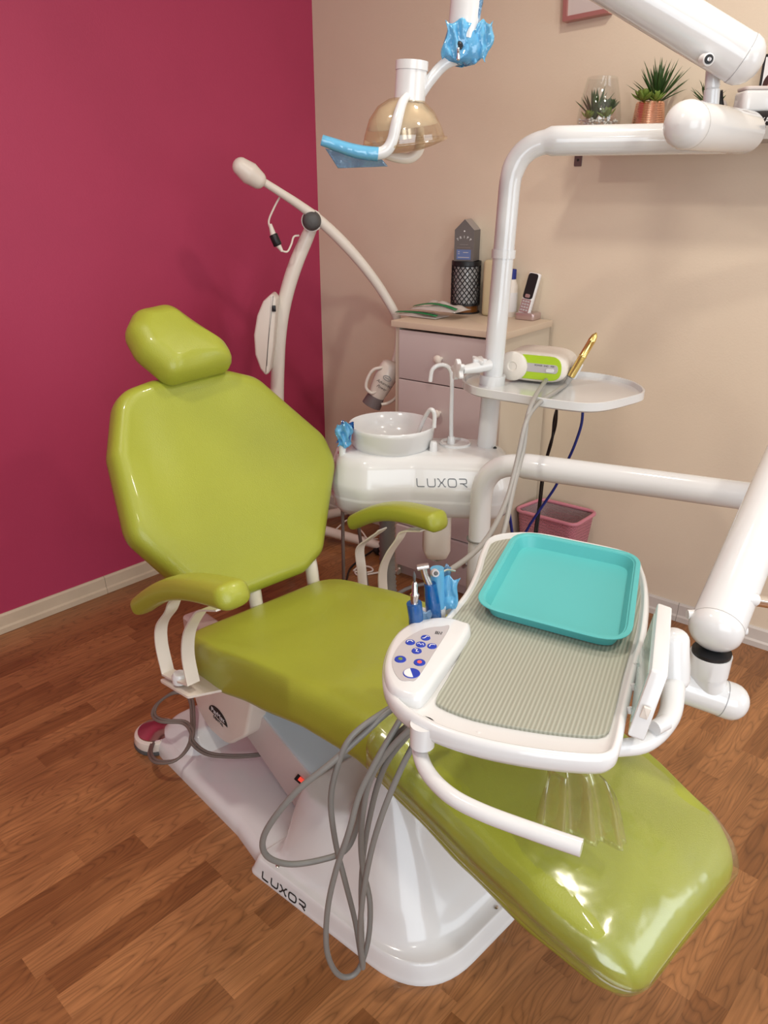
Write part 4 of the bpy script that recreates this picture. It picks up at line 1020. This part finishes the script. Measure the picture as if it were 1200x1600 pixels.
# ================================================================== WHITENING LAMP ON A STAND
YW = 3.02
wl = thing('whitening_lamp', 'cream floor standing whitening lamp with curved arm in the corner', 'floor lamp', at_z(470, 835, 0))
post = [(488, 352), (478, 375), (463, 410), (450, 450), (441, 490), (436, 530), (434, 570), (433, 620), (434, 700), (438, 790), (440, 822)]
pz = [at_y(a, b, YW) for a, b in post]; tube('curved_post', pz, [.022, .025, .027]+[.027]*8, 'cream', wl, 22, 6)
tube('arm_boom', [at_y(*p) for p in ((410, 283, YW-.15), (440, 302, YW-.12), (470, 322, YW-.08), (500, 345, YW-.05), (535, 378, YW-.02), (570, 418, YW+.02), (600, 460, YW+.06), (622, 503, YW+.08), (622, 545, YW+.09), (614, 572, YW+.08))], [.013, .014, .016, .019, .020, .019, .018, .017, .016, .014], 'cream', wl, 20, 6)
hp0 = at_y(376, 260, YW-.18); hp1 = at_y(403, 281, YW-.16)
tube('counterweight', [hp0, (hp0+hp1)/2, hp1], [.030, .037, .030], 'cream', wl, 26, 5, dome=.9)
kj = at_y(487, 345, YW-.075); lathe('tension_knob', [(.034, -.022), (.034, -.004), (.031, .0), (.030, .014), (.024, .024), (.012, .029), (.001, .03)], frame_mat(kj, V3((.05, -1, 0))), 'knobgrey', wl, 28)
lathe('knob_washer', [(.038, -.03), (.038, -.018)], frame_mat(kj, V3((.05, -1, 0))), 'cream', wl, 28)
cabw = [(437, 308, YW-.1), (428, 325, YW-.1), (420, 345, YW-.1), (423, 360, YW-.1)]
cw1 = tube('lamp_cable', [at_y(*p) for p in cabw], .0035, 'cream', wl, 8, 6)
tube('cable_plug', [at_y(422, 350, YW-.1), at_y(427, 367, YW-.1)], [.006, .011], 'cream', wl, 14)
tube('plug_ring', [at_y(427, 367, YW-.1), at_y(434, 383, YW-.1)], .0155, 'dark', wl, 16, dome=.2)
tube('cable_plug', [at_y(434, 382, YW-.1), at_y(441, 393, YW-.1)], [.011, .005], 'cream', wl, 14)
tube('lamp_cable', [at_y(*p) for p in ((440, 392, YW-.1), (449, 393, YW-.09), (455, 382, YW-.07), (459, 370, YW-.05), (467, 368, YW-.04))], .0035, 'cream', wl, 8, 6)
# power pack on the post
pkc = [(428, 455), (414, 468), (405, 490), (400, 520), (402, 550), (410, 572), (418, 582), (424, 578), (430, 540), (433, 500), (435, 465)]
pk = [at_y(a, b, YW-.05) for a, b in pkc]
pkm = Matrix(((1, 0, 0, 0), (0, 0, -1, YW-.01), (0, 1, 0, 0), (0, 0, 0, 1)))
pkb = slab('power_pack', densify(fillet([(p.x, p.z) for p in pk], .02, 5), .02), rnd(0, .10, .010, 4), 'cream', wl, pkm, 50)
rbox('pack_socket', .014, .022, .004, .001, frame_mat(at_y(428, 482, YW-.112), V3((.15, -1, 0)), V3((1, 0, 0))), 'dark', pkb)
tube('pack_seam', [at_y(a, b, YW-.1105) for a, b in ((427, 462), (423, 500), (419, 540), (417, 572))], .0010, 'grey', pkb, 6, 3)
# lamp head (hair dryer shape)
YH = YW+.0
hx0, hx1 = at_y(611, 572, YH), at_y(588, 618, YH)
lh = tube('lamp_head', [hx0, hx0.lerp(hx1, .3), hx0.lerp(hx1, .7), hx1], [.040, .046, .040, .034], 'cream', wl, 28, 5, dome=.5)
hxd = (hx1-hx0).normalized(); tube('head_nozzle', [hx1+hxd*.002, hx1+hxd*.045], [.035, .040], 'greyend', wl, 24)
tube('nozzle_window', [hx1+hxd*.043, hx1+hxd*.047], [.036, .034], 'candle', wl, 24)
tube('head_grip', [at_y(*p, YH-.03) for p in ((597, 574), (583, 578), (574, 592), (572, 606), (580, 614), (588, 612))], .0065, 'cream', lh, 12, 6)
tube('head_grip', [at_y(*p, YH-.02) for p in ((596, 632), (606, 630), (617, 623), (624, 612))], .0065, 'cream', lh, 12, 6)
hn_ = V3((.0, -1, .12)).normalized(); tmx = frame_mat(at_y(602, 595, YH-.047), hn_, V3((1, 0, -.55)))
text('head_text', 'Advanced', .016, tmx @ Matrix.Translation((0, -.012, .003)), 'ink', lh, .0004, shear=.4)
text('head_text', 'Power', .016, tmx @ Matrix.Translation((0, -.031, .001)), 'ink', lh, .0004, shear=.4)
ov = [(.016*math.cos(2*math.pi*k/20), .009*math.sin(2*math.pi*k/20)) for k in range(21)]
strokes('head_logo', [ov, [(-.009, 0), (.009, 0)]], tmx @ Matrix.Translation((.002, .012, .003)), .0022, 'inkg', lh, .0005)
# stand feet with casters
fc = V3((-.33, 3.12, 0))
hub = at_z(455, 815, .06); tube('post_base', [pz[-1], V3((hub.x, hub.y, .05))], .03, 'cream', wl, 20)
legs = [((500, 808, .06), (592, 852, .045)), ((500, 800, .06), (575, 792, .045)), ((480, 800, .06), (400, 840, .045)), ((480, 800, .06), (452, 880, .045))]
for (a, b) in legs:
    e = at_z(*b); lg = tube('stand_foot', [V3((hub.x, hub.y, .06)), at_z(*b)], [.026, .019], 'cream', wl, 18, dome=.7)
    lathe('caster', [(.001, -.014), (.022, -.014), (.023, -.01), (.023, .01), (.022, .014), (.001, .014)], frame_mat(V3((e.x, e.y, .0232)), V3((.6, -.8, 0))), 'dark', lg, 20)
# cream flex lying by the stand
pts = [(500, 828, .01), (520, 830, .06), (545, 812, .09), (565, 830, .09), (575, 842, .07), (590, 842, .06)]
tag(tube('power_flex', [at_z(*p) for p in pts], .0035, 'cream', None, 8, 6), 'cream power flex looping over the lamp stand feet', 'cable')
pts = [(552, 892, .005), (562, 885, .01), (578, 886, .01), (582, 892, .008), (568, 895, .005), (555, 893, .006), (562, 899, .005), (600, 893, .01), (618, 893, .02), (624, 888, .05)]
tag(tube('coiled_flex', [at_z(*p) for p in pts], .004, 'cream', None, 8, 6), 'cream flex coiled on the floor beside the corrugated hose', 'cable')
tag(tube('black_flex', [at_z(*p) for p in ((540, 912, .006), (546, 890, .006), (560, 876, .006), (580, 862, .01), (600, 850, .01))], .004, 'dark', None, 8, 6), 'thin black flex running from the chair to the caster', 'cable')

# ================================================================== CABINET
c0 = V3((.038, 2.919, 0)); c1 = V3((.412, 2.637, 0)); cx = (c1-c0).normalized(); cy = V3((-cx.y, cx.x, 0)); CWd = (c1-c0).length; CD = .352; CHt = 1.06
cmt = Matrix(((cx.x, cy.x, 0, c0.x), (cx.y, cy.y, 0, c0.y), (0, 0, 1, 0), (0, 0, 0, 1)))
cabt = thing('drawer_cabinet', 'tall pale drawer chest standing in the corner behind the spittoon', 'cabinet', c0+(cx*CWd+cy*CD)/2)
def cbox(name, x0, y0, z0, x1, y1, z1, m, parent, r=.0015): return rbox(name, x1-x0, y1-y0, z1-z0, r, cmt @ Matrix.Translation(((x0+x1)/2, (y0+y1)/2, z0)), m, parent)
cbox('side_panel', .004, .004, 0, .022, CD, CHt-.024, 'carc', cabt); cbox('side_panel', CWd-.022, .004, 0, CWd-.004, CD, CHt-.024, 'carc', cabt)
cbox('back_panel', .022, CD-.012, .03, CWd-.022, CD-.002, CHt-.024, 'carc', cabt)
cbox('plinth', .022, .03, 0, CWd-.022, .045, .06, 'drawer', cabt)
cbox('cabinet_top', -.006, -.012, CHt-.023, CWd+.004, CD, CHt, 'woodtop', cabt)
zs = [.062, .245, .545, .845, 1.030]
for k, (za, zb) in enumerate(zip(zs, zs[1:])):
    d_ = cbox('drawer', .025, -.004 if k else -.016, za+.002, CWd-.025, .02, zb-.002, 'drawer', cabt, .002)
    kz = {3: .943, 2: .742, 1: .40, 0: .16}[k]
    kzz = kz; lathe('drawer_knob', [(.006, 0), (.006, .012), (.012, .016), (.0165, .024), (.0155, .032), (.008, .037), (.001, .038)], cmt @ frame_mat(V3((CWd*.46, -.004, kzz)), V3((0, -1, 0))), 'cream', d_, 24)
# things on the cabinet
def CT(x, y, z=0): return cmt @ V3((x, y, CHt+z))
# green-zip plastic bags
def bag(name, ctr, ang, L, Wd, amp, seed, label, z=0.004):
    random.seed(seed); ph = [random.uniform(0, 6) for _ in range(4)]; g = []
    dx = V3((math.cos(ang), math.sin(ang), 0)); dy = V3((-math.sin(ang), math.cos(ang), 0))
    t = thing(name, label, 'plastic bag', V3((ctr.x, ctr.y, CHt)))
    for i in range(16):
        row = []
        for j in range(18):
            a, b = i/15-.5, j/17-.5; e = max(0, 1-(2*abs(a))**3)*max(0, 1-(2*abs(b))**3)
            row.append(ctr+dx*b*L+dy*a*Wd+V3((0, 0, z+amp*e*(.7+.5*math.sin(b*9+ph[0])*math.cos(a*8+ph[1]))+.002*random.random()*e)))
        g.append(row)
    sheet('bag_film', g, 'bag', t, .001)
    zp = [ctr+dx*(b-.5)*L*.95+dy*(-.36*Wd)+V3((0, 0, z+.005+amp*.55*math.sin(b*3.1)+.002)) for b in [k/10 for k in range(11)]]
    g2 = [[p+dy*.012+V3((0, 0, .003)) for p in zp], [p-dy*.004 for p in zp]]
    sheet('zip_strip', g2, 'greenzip', t, .0015); return t
bag('zip_bag', at_z(658, 494, CHt), R(-38), .20, .10, .012, 2, 'flat empty zip bag with dark green strip at the left edge of the cabinet top')
bag('zip_bag', at_z(688, 487, CHt+.02), R(-36), .20, .12, .028, 5, 'bulging zip bag with broad green seal, lying in front of the black basket', .01)
# basket jar with lattice
bc = at_z(728, 491, CHt); bc.y += .052
bk = thing('wire_basket', 'black lattice wire holder round an amber glass jar, under the grey tea carton', 'basket', bc)
r_ = .0555; hb_ = .195; mb = MB(); nd = 18
for s_ in (1, -1):
    for k in range(nd):
        P = [V3((bc.x+r_*math.cos(t), bc.y+r_*math.sin(t), CHt+.035+(hb_-.05)*q)) for q, t in [(j/8, 2*math.pi*k/nd+s_*j/8*2.2) for j in range(9)]]
        mb.add(*tube_geo(P, .0021, 5))
mb.build('lattice', 'dark', bk)
for z0_, z1_ in ((0, .006), (.03, .037), (hb_-.016, hb_)): lathe('basket_rim', [(r_, z0_), (r_+.002, z0_), (r_+.002, z1_), (r_, z1_), (r_-.003, z1_), (r_-.003, z0_), (r_, z0_)], V3((bc.x, bc.y, CHt)), 'dark', bk, 32)
lathe('amber_jar', [(.03, .001), (.051, .002), (.052, .03), (.050, .032), (.02, .034)], V3((bc.x, bc.y, CHt)), 'candle', bk, 28)
M['beads'] = mat('crystal', (.80, .70, .60), .12, cvar=.7, cscale=70, coat=.8, noise=1, nscale=90)
lathe('glass_liner', [(.02, .036), (.047, .037), (.048, hb_-.02), (.04, hb_-.018), (.02, hb_-.018)], V3((bc.x, bc.y, CHt)), 'beads', bk, 28)
# tea carton
tz_ = CHt+hb_+.001
ta = R(-22); tcx_, tcy_ = V3((math.cos(ta), math.sin(ta), 0)), V3((-math.sin(ta), math.cos(ta), 0))
to = V3((bc.x, bc.y, tz_))-tcx_*.044-tcy_*.045+V3((.006, 0, 0))
tmt = Matrix(((tcx_.x, tcy_.x, 0, to.x), (tcx_.y, tcy_.y, 0, to.y), (0, 0, 1, to.z), (0, 0, 0, 1)))
tt = thing('tea_carton', 'grey house shaped tea carton with arched lettering and a blue label', 'box', (bc.x, bc.y, tz_))
prof = [(0, 0), (.076, 0), (.076, .112), (.038, .150), (0, .112)]
vs = [tmt @ V3((x, y, z)) for y in (0, .088) for x, z in prof]
carton = MB().add(vs, [(4, 3, 2, 1, 0), (5, 6, 7, 8, 9), (0, 1, 6, 5), (1, 2, 7, 6), (4, 0, 5, 9)]+[(2, 3, 8, 7), (3, 4, 9, 8)]).build('carton', ['teabox', 'teatop'], tt, False, None)
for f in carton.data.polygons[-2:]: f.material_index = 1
tf = tmt @ Matrix(((1, 0, 0, 0), (0, 0, -1, -.0008), (0, 1, 0, 0), (0, 0, 0, 1)))
slab('blue_label', rect(.010, .006, .066, .042), [(0, -.0002), (0, .0004)], 'label', carton, tf)
for k, ch in enumerate('TRIPP'):
    t = R(55-27.5*k*1.0); text('lettering', ch, .013, tf @ Matrix.Translation((.038+.030*math.sin(-t), .065+.022*math.cos(t), .0002)) @ Matrix.Rotation(t*.45, 4, 'Z'), 'inkw', carton, .0003)
strokes('carton_line', [[(.012, .049), (.064, .049)]], tf, .001, 'silverpink', carton)
strokes('carton_line', [[(.022, .060), (.054, .060)]], tf, .0015, 'teatop', carton)
strokes('label_marks', [[(.036, .032), (.056, .032)], [(.016, .034), (.022, .034)], [(.016, .027), (.022, .027)], [(.016, .014), (.06, .014)]], tf @ Matrix.Translation((0, 0, .0004)), .0025, 'panelgrey', carton)
lathe('string_hole', [(.003, 0), (.002, .001)], tf @ Matrix.Translation((.038, .108, 0)), 'inkw', carton, 10)
# disinfectant bottle
q = at_z(768, 495, CHt); q = V3((q.x+.004, q.y+.028, CHt))
bt = thing('liquid_bottle', 'translucent bottle of yellowish liquid with red cap, half behind the post', 'bottle', q)
rbox('bottle_body', .075, .05, .205, .012, Matrix.Translation(q) @ Matrix.Rotation(R(-39), 4, 'Z'), 'yellowliquid', bt, .02); lathe('bottle_cap', [(.017, .213), (.017, .245), (.014, .248)], q+V3((.012, 0, 0)), 'red', bt, 20)
q2 = at_z(797, 496, CHt); q2 = V3((q2.x+.0, q2.y+.024, CHt))
bt2 = thing('cleaner_bottle', 'pale spray bottle with blue cap between the post and the telephone', 'bottle', q2)
lathe('bottle_body', [(.024, 0), (.026, .004), (.026, .115), (.016, .14)], q2, 'cream', bt2, 24); lathe('bottle_cap', [(.018, .138), (.018, .172), (.016, .174)], q2, 'cablue', bt2, 20)
lathe('bottle_label', [(.0264, .02), (.0264, .09)], q2, 'inkw', bt2, 24)
# telephone
qp_ = at_z(815, 500, CHt); ph = thing('cordless_phone', 'silver and black cordless telephone standing in its charging cradle', 'telephone', qp_)
pa = R(-36); pX, pY = V3((math.cos(pa), math.sin(pa), 0)), V3((-math.sin(pa), math.cos(pa), 0))
pmt = Matrix(((pX.x, pY.x, 0, qp_.x), (pX.y, pY.y, 0, qp_.y), (0, 0, 1, CHt), (0, 0, 0, 1)))
rbox('charging_cradle', .078, .07, .026, .005, pmt @ Matrix.Translation((.010, .032, 0)), 'silverpink', ph, .012)
tl = Matrix.Rotation(R(-14), 4, 'X') @ Matrix.Rotation(R(7), 4, 'Y')
pm2 = pmt @ Matrix.Translation((-.002, .018, .012)) @ tl
hsx = rbox('handset', .046, .024, .158, .006, pm2, 'inkw', ph, .010)
pf = pm2 @ Matrix(((1, 0, 0, 0), (0, 0, -1, -.0125), (0, 1, 0, 0), (0, 0, 0, 1)))
slab('phone_face', fillet(rect(-.020, .062, .020, .155), .012, 5), [(0, -.001), (.001, .0016)], 'dark', hsx, pf)
slab('keypad', fillet(rect(-.019, .012, .019, .061), .004, 3), [(0, -.001), (.001, .0010)], 'silverpink', hsx, pf)
for i in range(3):
    for j in range(4): slab('key', rect(-.014+i*.0105, .018+j*.0105, -.0065+i*.0105, .0245+j*.0105), [(0, .0008), (0, .0022)], 'panelgrey', hsx, pf)
slab('navigation_key', fillet(rect(-.010, .066, .010, .080), .005, 4), [(0, .001), (.001, .003)], 'silverpink', hsx, pf)

# ================================================================== WALL SHELF AND ORNAMENTS
ZSH = 1.667
shL = at_wall(900, 210, .2); shl_s = (V3((shL.x, shL.y, 0))-CNR).dot(WD)
sA = CNR+WD*shl_s; sB = CNR+WD*(shl_s+1.1)
vs_ = [sA, sB, sB+WN*.21, sA+WN*.21]
shelf = thing('wall_shelf', 'pale wall shelf carrying succulents, fixed to the beige wall', 'shelf', V3((*((sA+sB)/2).xy, ZSH-.033)))
mb = MB(); vv = [V3((p.x, p.y, z)) for z in (ZSH-.033, ZSH) for p in vs_]
mb.add(vv, [(3, 2, 1, 0), (4, 5, 6, 7)]+[(i, (i+1) % 4, 4+(i+1) % 4, 4+i) for i in range(4)]); mb.build('shelf_board', 'shelf', shelf, False, None)
bq = at_wall(903, 250, .004)
bmt = frame_mat(bq, WN, WD)
if (bmt @ V3((0, 1, 0))).z < bq.z: bmt = bmt @ Matrix.Rotation(math.pi, 4, 'Z')
brk = slab('shelf_bracket', fillet(rect(-.014, -.02, .014, .045), .004, 3), rnd(-.004, 0, .001, 1), 'bracket', shelf, bmt)
lathe('bracket_hole', [(.0045, 0), (.004, .001)], bmt @ Matrix.Translation((0, 0, 0)), 'ink', brk, 14)
# leaves
def leaf_geo(base, dirv, L, w, curl=.2, n=5, fat=.35):
    d = V3(dirv).normalized(); side = d.cross(V3((0, 0, 1))); side = side.normalized() if side.length > 1e-3 else V3((1, 0, 0)); nr = side.cross(d)
    vs, fs = [], []
    for i in range(n+1):
        s = i/n; c = V3(base)+d*L*s+nr*(-curl*L*s*s); ww = w*(math.sin(math.pi*min(.98, s*.85+.13))**.8)*(1 if s < .97 else .05)
        for k in range(6):
            t = 2*math.pi*k/6; vs.append(c+side*ww/2*math.cos(t)+nr*ww*fat/2*math.sin(t))
    for i in range(n):
        for k in range(6): fs.append((i*6+k, i*6+(k+1) % 6, (i+1)*6+(k+1) % 6, (i+1)*6+k))
    fs += [tuple(range(5, -1, -1)), tuple(n*6+k for k in range(6))]
    return vs, fs
def spiky(name, base, n, L, w, m, parent, seed, spread=1.0, curl=.25):
    random.seed(seed); mb = MB()
    for k in range(n):
        t = k*2.4; el = R(88-62*spread*(k/n)); LL = L*random.uniform(.75, 1.05)
        d = V3((math.cos(t)*math.cos(el), math.sin(t)*math.cos(el), math.sin(el))); mb.add(*leaf_geo(base, d, LL, w, curl*random.uniform(-.3, 1)))
    return mb.build(name, m, parent, True, None)
def rosette(name, base, n, L, w, m, parent, seed):
    random.seed(seed); mb = MB()
    for k in range(n):
        t = k*2.4; el = R(80-70*(k/n)); d = V3((math.cos(t)*math.cos(el), math.sin(t)*math.cos(el), math.sin(el)))
        mb.add(*leaf_geo(base+V3((0, 0, .004*(1-k/n))), d, L*(.5+.5*k/n), w, -.25, 5, .4))
    return mb.build(name, m, parent, True, None)
def shelf_pt(px, py, off): 
    p = at_wall(px, py, off); return V3((p.x, p.y, ZSH))
g0 = shelf_pt(935, 192, .11)
gv = tag(lathe('glass_vase', [(.03, .001), (.055, .003), (.068, .03), (.069, .05), (.062, .10), (.047, .164), (.0455, .165), (.045, .164), (.060, .10), (.067, .05), (.066, .03), (.053, .006), (.01, .004)], g0, 'glass', None, 40, angle=80),
    'tapered clear glass vase holding pebbles and succulents, at the left end', 'vase')
pbb = MB(); random.seed(2)
for k in range(170):
    t = random.uniform(0, 6.28); rr_ = .062*math.sqrt(random.random()); c = g0+V3((rr_*math.cos(t), rr_*math.sin(t), .012+.036*random.random()))
    rad_ = random.uniform(.003, .0048); pbb.add(*lathe_geo([(.001, -rad_*.8), (rad_*.8, -rad_*.4), (rad_, 0), (rad_*.7, rad_*.5), (.001, rad_*.8)], Matrix.Translation(c), 6))
tag(pbb.build('pebbles', 'pebble', None, True, None), 'white pebbles filling the bottom of the glass vase', 'pebbles', kind='stuff')
vz = V3((0, 0, .034))
tag(spiky('spiky_succulent', g0+V3((-.018, -.01, .042)), 18, .098, .013, 'leaf', None, 3, .7, .1), 'tall spiky succulent inside the glass vase', 'succulent')
tag(rosette('rosette_succulent', g0+V3((.026, -.004, .075)), 30, .044, .018, 'leaf', None, 6), 'dark rosette succulent on the right inside the glass vase', 'succulent')
tag(rosette('rosette_succulent', g0+V3((.016, -.028, .050)), 18, .044, .017, 'leafl', None, 7), 'olive rosette succulent low at the front inside the glass vase', 'succulent')
tag(rosette('rosette_succulent', g0+V3((-.040, -.022, .048)), 12, .034, .016, 'leafl', None, 8), 'small light green rosette at the left inside the glass vase', 'succulent')
def hide(*a): pass
g1 = shelf_pt(1013, 188, .11)
cpz = thing('copper_plant_pot', 'ribbed copper pot with green rosettes and a grassy spiky plant', 'potted plant', g1)
prof = [(.02, 0), (.048, 0), (.050, .004)]
for k in range(16): z = .006+k*.0048; rr_ = .0515-.010*(z/.085); prof += [(rr_, z), (rr_+.0007, z+.0024)]
prof += [(.040, .086), (.036, .086), (.035, .078), (.005, .078)]
lathe('pot', prof, g1, 'copper', cpz, 44, angle=20)
spiky('spiky_foliage', g1+V3((.020, .0, .080)), 44, .135, .009, 'leaf', cpz, 12, .95, .15)
rosette('rosette_foliage', g1+V3((-.026, -.014, .088)), 24, .048, .019, 'leafl', cpz, 13)
rosette('rosette_foliage', g1+V3((.004, -.030, .086)), 20, .040, .016, 'leafl', cpz, 14)
g2 = shelf_pt(1105, 182, .10)
wpz = thing('blush_plant_pot', 'blush white rounded pot with a small spiky plant, behind the light arm', 'potted plant', g2)
lathe('pot', [(.02, 0), (.045, 0), (.058, .03), (.055, .06), (.045, .078), (.041, .078), (.04, .070), (.005, .070)], g2, 'paper', wpz, 40, angle=60)
spiky('spiky_foliage', g2+V3((-.012, -.01, .068)), 30, .07, .006, 'leaf', wpz, 15, 1.0, .3)
rosette('rosette_foliage', g2+V3((.022, -.01, .075)), 18, .030, .013, 'leaf', wpz, 16)
# black printed carton, white dispenser, framed photo at the right end
def wallbox_obj(name, px0, px1, off0, off1, z0, z1, m, parent, r=.002):
    a = at_wall(px0, 190, off0); b = at_wall(px1, 190, off0); a.z = b.z = 0; L = (b-a).length; dep = abs(off1-off0)
    mt = frame_mat(V3((*((a+b)/2).xy, z0)), V3((0, 0, 1)), WD) @ Matrix.Translation((0, dep/2, 0)); 
    return rbox(name, L, dep, z1-z0, r, mt, m, parent), mt, L, dep
bb = thing('black_carton', 'black printed carton lying flat at the right end of the shelf', 'box', shelf_pt(1180, 190, .15))
o_, mt_, L_, D_ = wallbox_obj('carton', 1128, 1290, .19, .05, ZSH, ZSH+.038, 'blackbox', bb)
tm0 = mt_ @ Matrix.Translation((0, -D_/2-.0006, 0)) @ Matrix(((1, 0, 0, 0), (0, 0, -1, 0), (0, 1, 0, 0), (0, 0, 0, 1)))
text('lettering', 'KARDI', .020, tm0 @ Matrix.Translation((-.005, .014, 0)), 'inkw', o_, .0003, sx=.8)
text('lettering', 'art', .014, tm0 @ Matrix.Translation((-.10, .028, 0)), 'inkw', o_, .0003)
dsp = thing('white_dispenser', 'white rounded dispenser standing on the black carton', 'dispenser', shelf_pt(1165, 175, .12)+V3((0, 0, .038)))
dd0 = shelf_pt(1178, 175, .12)+V3((0, 0, .0385)); rbox('body', .10, .08, .055, .008, dd0, 'white', dsp, .02); rbox('lid', .094, .074, .010, .004, dd0+V3((0, 0, .0552)), 'paper', dsp, .02)
tag(tube('black_strap', [shelf_pt(1118, 190, .14)+V3((0, 0, .1)), shelf_pt(1122, 190, .13)+V3((.0, 0, .07)), shelf_pt(1128, 190, .13)+V3((.0, 0, .045)), shelf_pt(1140, 190, .14)+V3((0, 0, .042))], .008, 'dark', None, 8, 6), 'black looped strap lying on the black carton behind the pivot pin', 'strap')
pf0 = shelf_pt(1212, 180, .04); pfm = frame_mat(pf0+V3((0, 0, .085)), WN, WD)
if (pfm @ V3((0, 1, 0))).z < pfm.translation.z: pfm = pfm @ Matrix.Rotation(math.pi, 4, 'Z')
ppt = thing('framed_photo', 'dark framed portrait photo of a dark haired person at the right edge of the shelf', 'photo frame', pf0+V3((0, 0, .0)))
slab('photo_frame', rect(-.06, -.085, .06, .11), rnd(-.012, 0, .002, 1), 'dark', ppt, pfm); pp = slab('photo_print', rect(-.052, -.077, .052, .102), [(0, 0), (0, .001)], 'inkw', ppt, pfm)
slab('printed_hair', [(.03*math.cos(t)-.02, .035*math.sin(t)+.03) for t in [2*math.pi*k/20 for k in range(20)]], [(0, .0012), (0, .0016)], 'hair', pp, pfm)
slab('printed_face', [(.018*math.cos(t)-.02, .022*math.sin(t)+.02) for t in [2*math.pi*k/20 for k in range(20)]], [(0, .0018), (0, .0022)], 'skin', pp, pfm)
# picture frame on the wall
wf = thing('wall_picture', 'rose pink framed pale picture hanging high on the beige wall', 'picture', at_wall(915, 25, .0))
fa = at_wall(878.7, 33.8, .035); fb2 = at_wall(949.8, 19.8, .035); fX2 = (fb2-fa); FW = fX2.length; fX2.normalize(); fYv = WN.cross(fX2); fYv = fYv if fYv.z > 0 else -fYv
fmt = Matrix(((fX2.x, fYv.x, WN.x, fa.x), (fX2.y, fYv.y, WN.y, fa.y), (fX2.z, fYv.z, WN.z, fa.z), (0, 0, 0, 1)))
for nm, r0 in (('frame_bottom', [(0, 0), (FW, 0), (FW-.013, .013), (.013, .013)]), ('frame_left', [(0, 0), (.013, .013), (.013, .187), (0, .2)]), ('frame_right', [(FW, 0), (FW, .2), (FW-.013, .187), (FW-.013, .013)]), ('frame_top', [(0, .2), (.013, .187), (FW-.013, .187), (FW, .2)])):
    slab('frame_rail', r0, [(0, -.034), (0, 0)], 'rosegold', wf, fmt, 20)
slab('picture_mount', rect(.012, .012, FW-.012, .188), [(0, -.030), (0, -.010)], 'paper', wf, fmt)

# ================================================================== BASKET BIN AND CABLES
bcor = [V3((.499, 2.773)), V3((.63, 2.862)), V3((.822, 2.735)), V3((.70, 2.60))] if False else None
bn0 = [V3((.505, 2.765, 0)), V3((.635, 2.875, 0)), V3((.822, 2.735, 0)), V3((.705, 2.605, 0))]
bcn = sum(bn0, V3())/4; bno = densify(fillet(bn0, .035, 6), .02)
binr = thing('waste_basket', 'pink mesh waste basket with a clear liner against the beige wall', 'waste basket', bcn)
def scl(P, s): return [bcn+(p-bcn)*s for p in P]
HB = .36
def basket(name, m, s0, s1, z0, z1, wt=.002):
    A, B = scl(bno, s0), scl(bno, s1); n = len(A); vs = []
    rows = [(A, z0, 0), (B, z1, 0), (offset_poly(B, wt), z1, 0), (offset_poly(A, wt), z0+wt, 0)]
    for P_, z, _ in rows: vs += [V3((p.x, p.y, z)) for p in P_]
    fs = [(i*n+k, i*n+(k+1) % n, (i+1)*n+(k+1) % n, (i+1)*n+k) for i in range(3) for k in range(n)]+[tuple(range(n-1, -1, -1)), tuple(3*n+k for k in range(n))]
    return MB().add(vs, fs).build(name, m, binr, True, 40)
bw = basket('basket_wall', 'pinkmesh', .72, .985, 0, HB-.005)
N, L = nodes(M['pinkmesh']); b = N['Principled BSDF']; tc = N.new('ShaderNodeTexCoord'); ck = N.new('ShaderNodeTexChecker'); ck.inputs['Scale'].default_value = 170
L.new(tc.outputs['Object'], ck.inputs['Vector']); mr = N.new('ShaderNodeMapRange'); mr.inputs[3].default_value = .45; mr.inputs[4].default_value = .9; L.new(ck.outputs['Fac'], mr.inputs[0]); L.new(mr.outputs[0], b.inputs['Alpha'])
M['pinkrim'] = mat('pink_rim', (.58, .21, .27), .35, cvar=.03)
rp_ = [V3((p.x, p.y, HB)) for p in scl(bno, 1)]; MB().add(*tube_geo(rp_+[rp_[0], rp_[1]], .0075, 10)).build('basket_rim', 'pinkrim', binr)
basket('liner', 'liner', .74, .96, .01, HB-.002, .001)
def cable(name, pts, m, label, r=.0045): return tag(tube(name, [at_y(*p) for p in pts], r, m, None, 10, 6), label, 'cable')
cable('black_cable', [(872, 632, 2.35), (866, 655, 2.4), (862, 690, 2.4), (848, 740, 2.45), (842, 790, 2.5), (836, 830, 2.5), (832, 880, 2.5)], 'dark', 'pair of black cables hanging from the post tray to the floor, left one')
cable('black_cable', [(870, 634, 2.34), (868, 665, 2.39), (858, 700, 2.41), (851, 730, 2.45), (844, 790, 2.5), (839, 830, 2.5), (836, 880, 2.5)], 'dark', 'pair of black cables hanging from the post tray to the floor, right one')
cable('blue_cable', [(911, 638, 2.3), (908, 665, 2.3), (896, 700, 2.3), (882, 730, 2.32), (868, 760, 2.34), (848, 790, 2.36), (828, 820, 2.38), (812, 850, 2.4)], 'cablue', 'dark blue cable hanging from the right of the post tray down past the pink basket')
cable('blue_cable', [(787, 760, 2.16), (792, 780, 2.2), (797, 810, 2.2), (802, 845, 2.25)], 'cablue', 'short length of dark blue cable below the right end of the spittoon unit', .005)
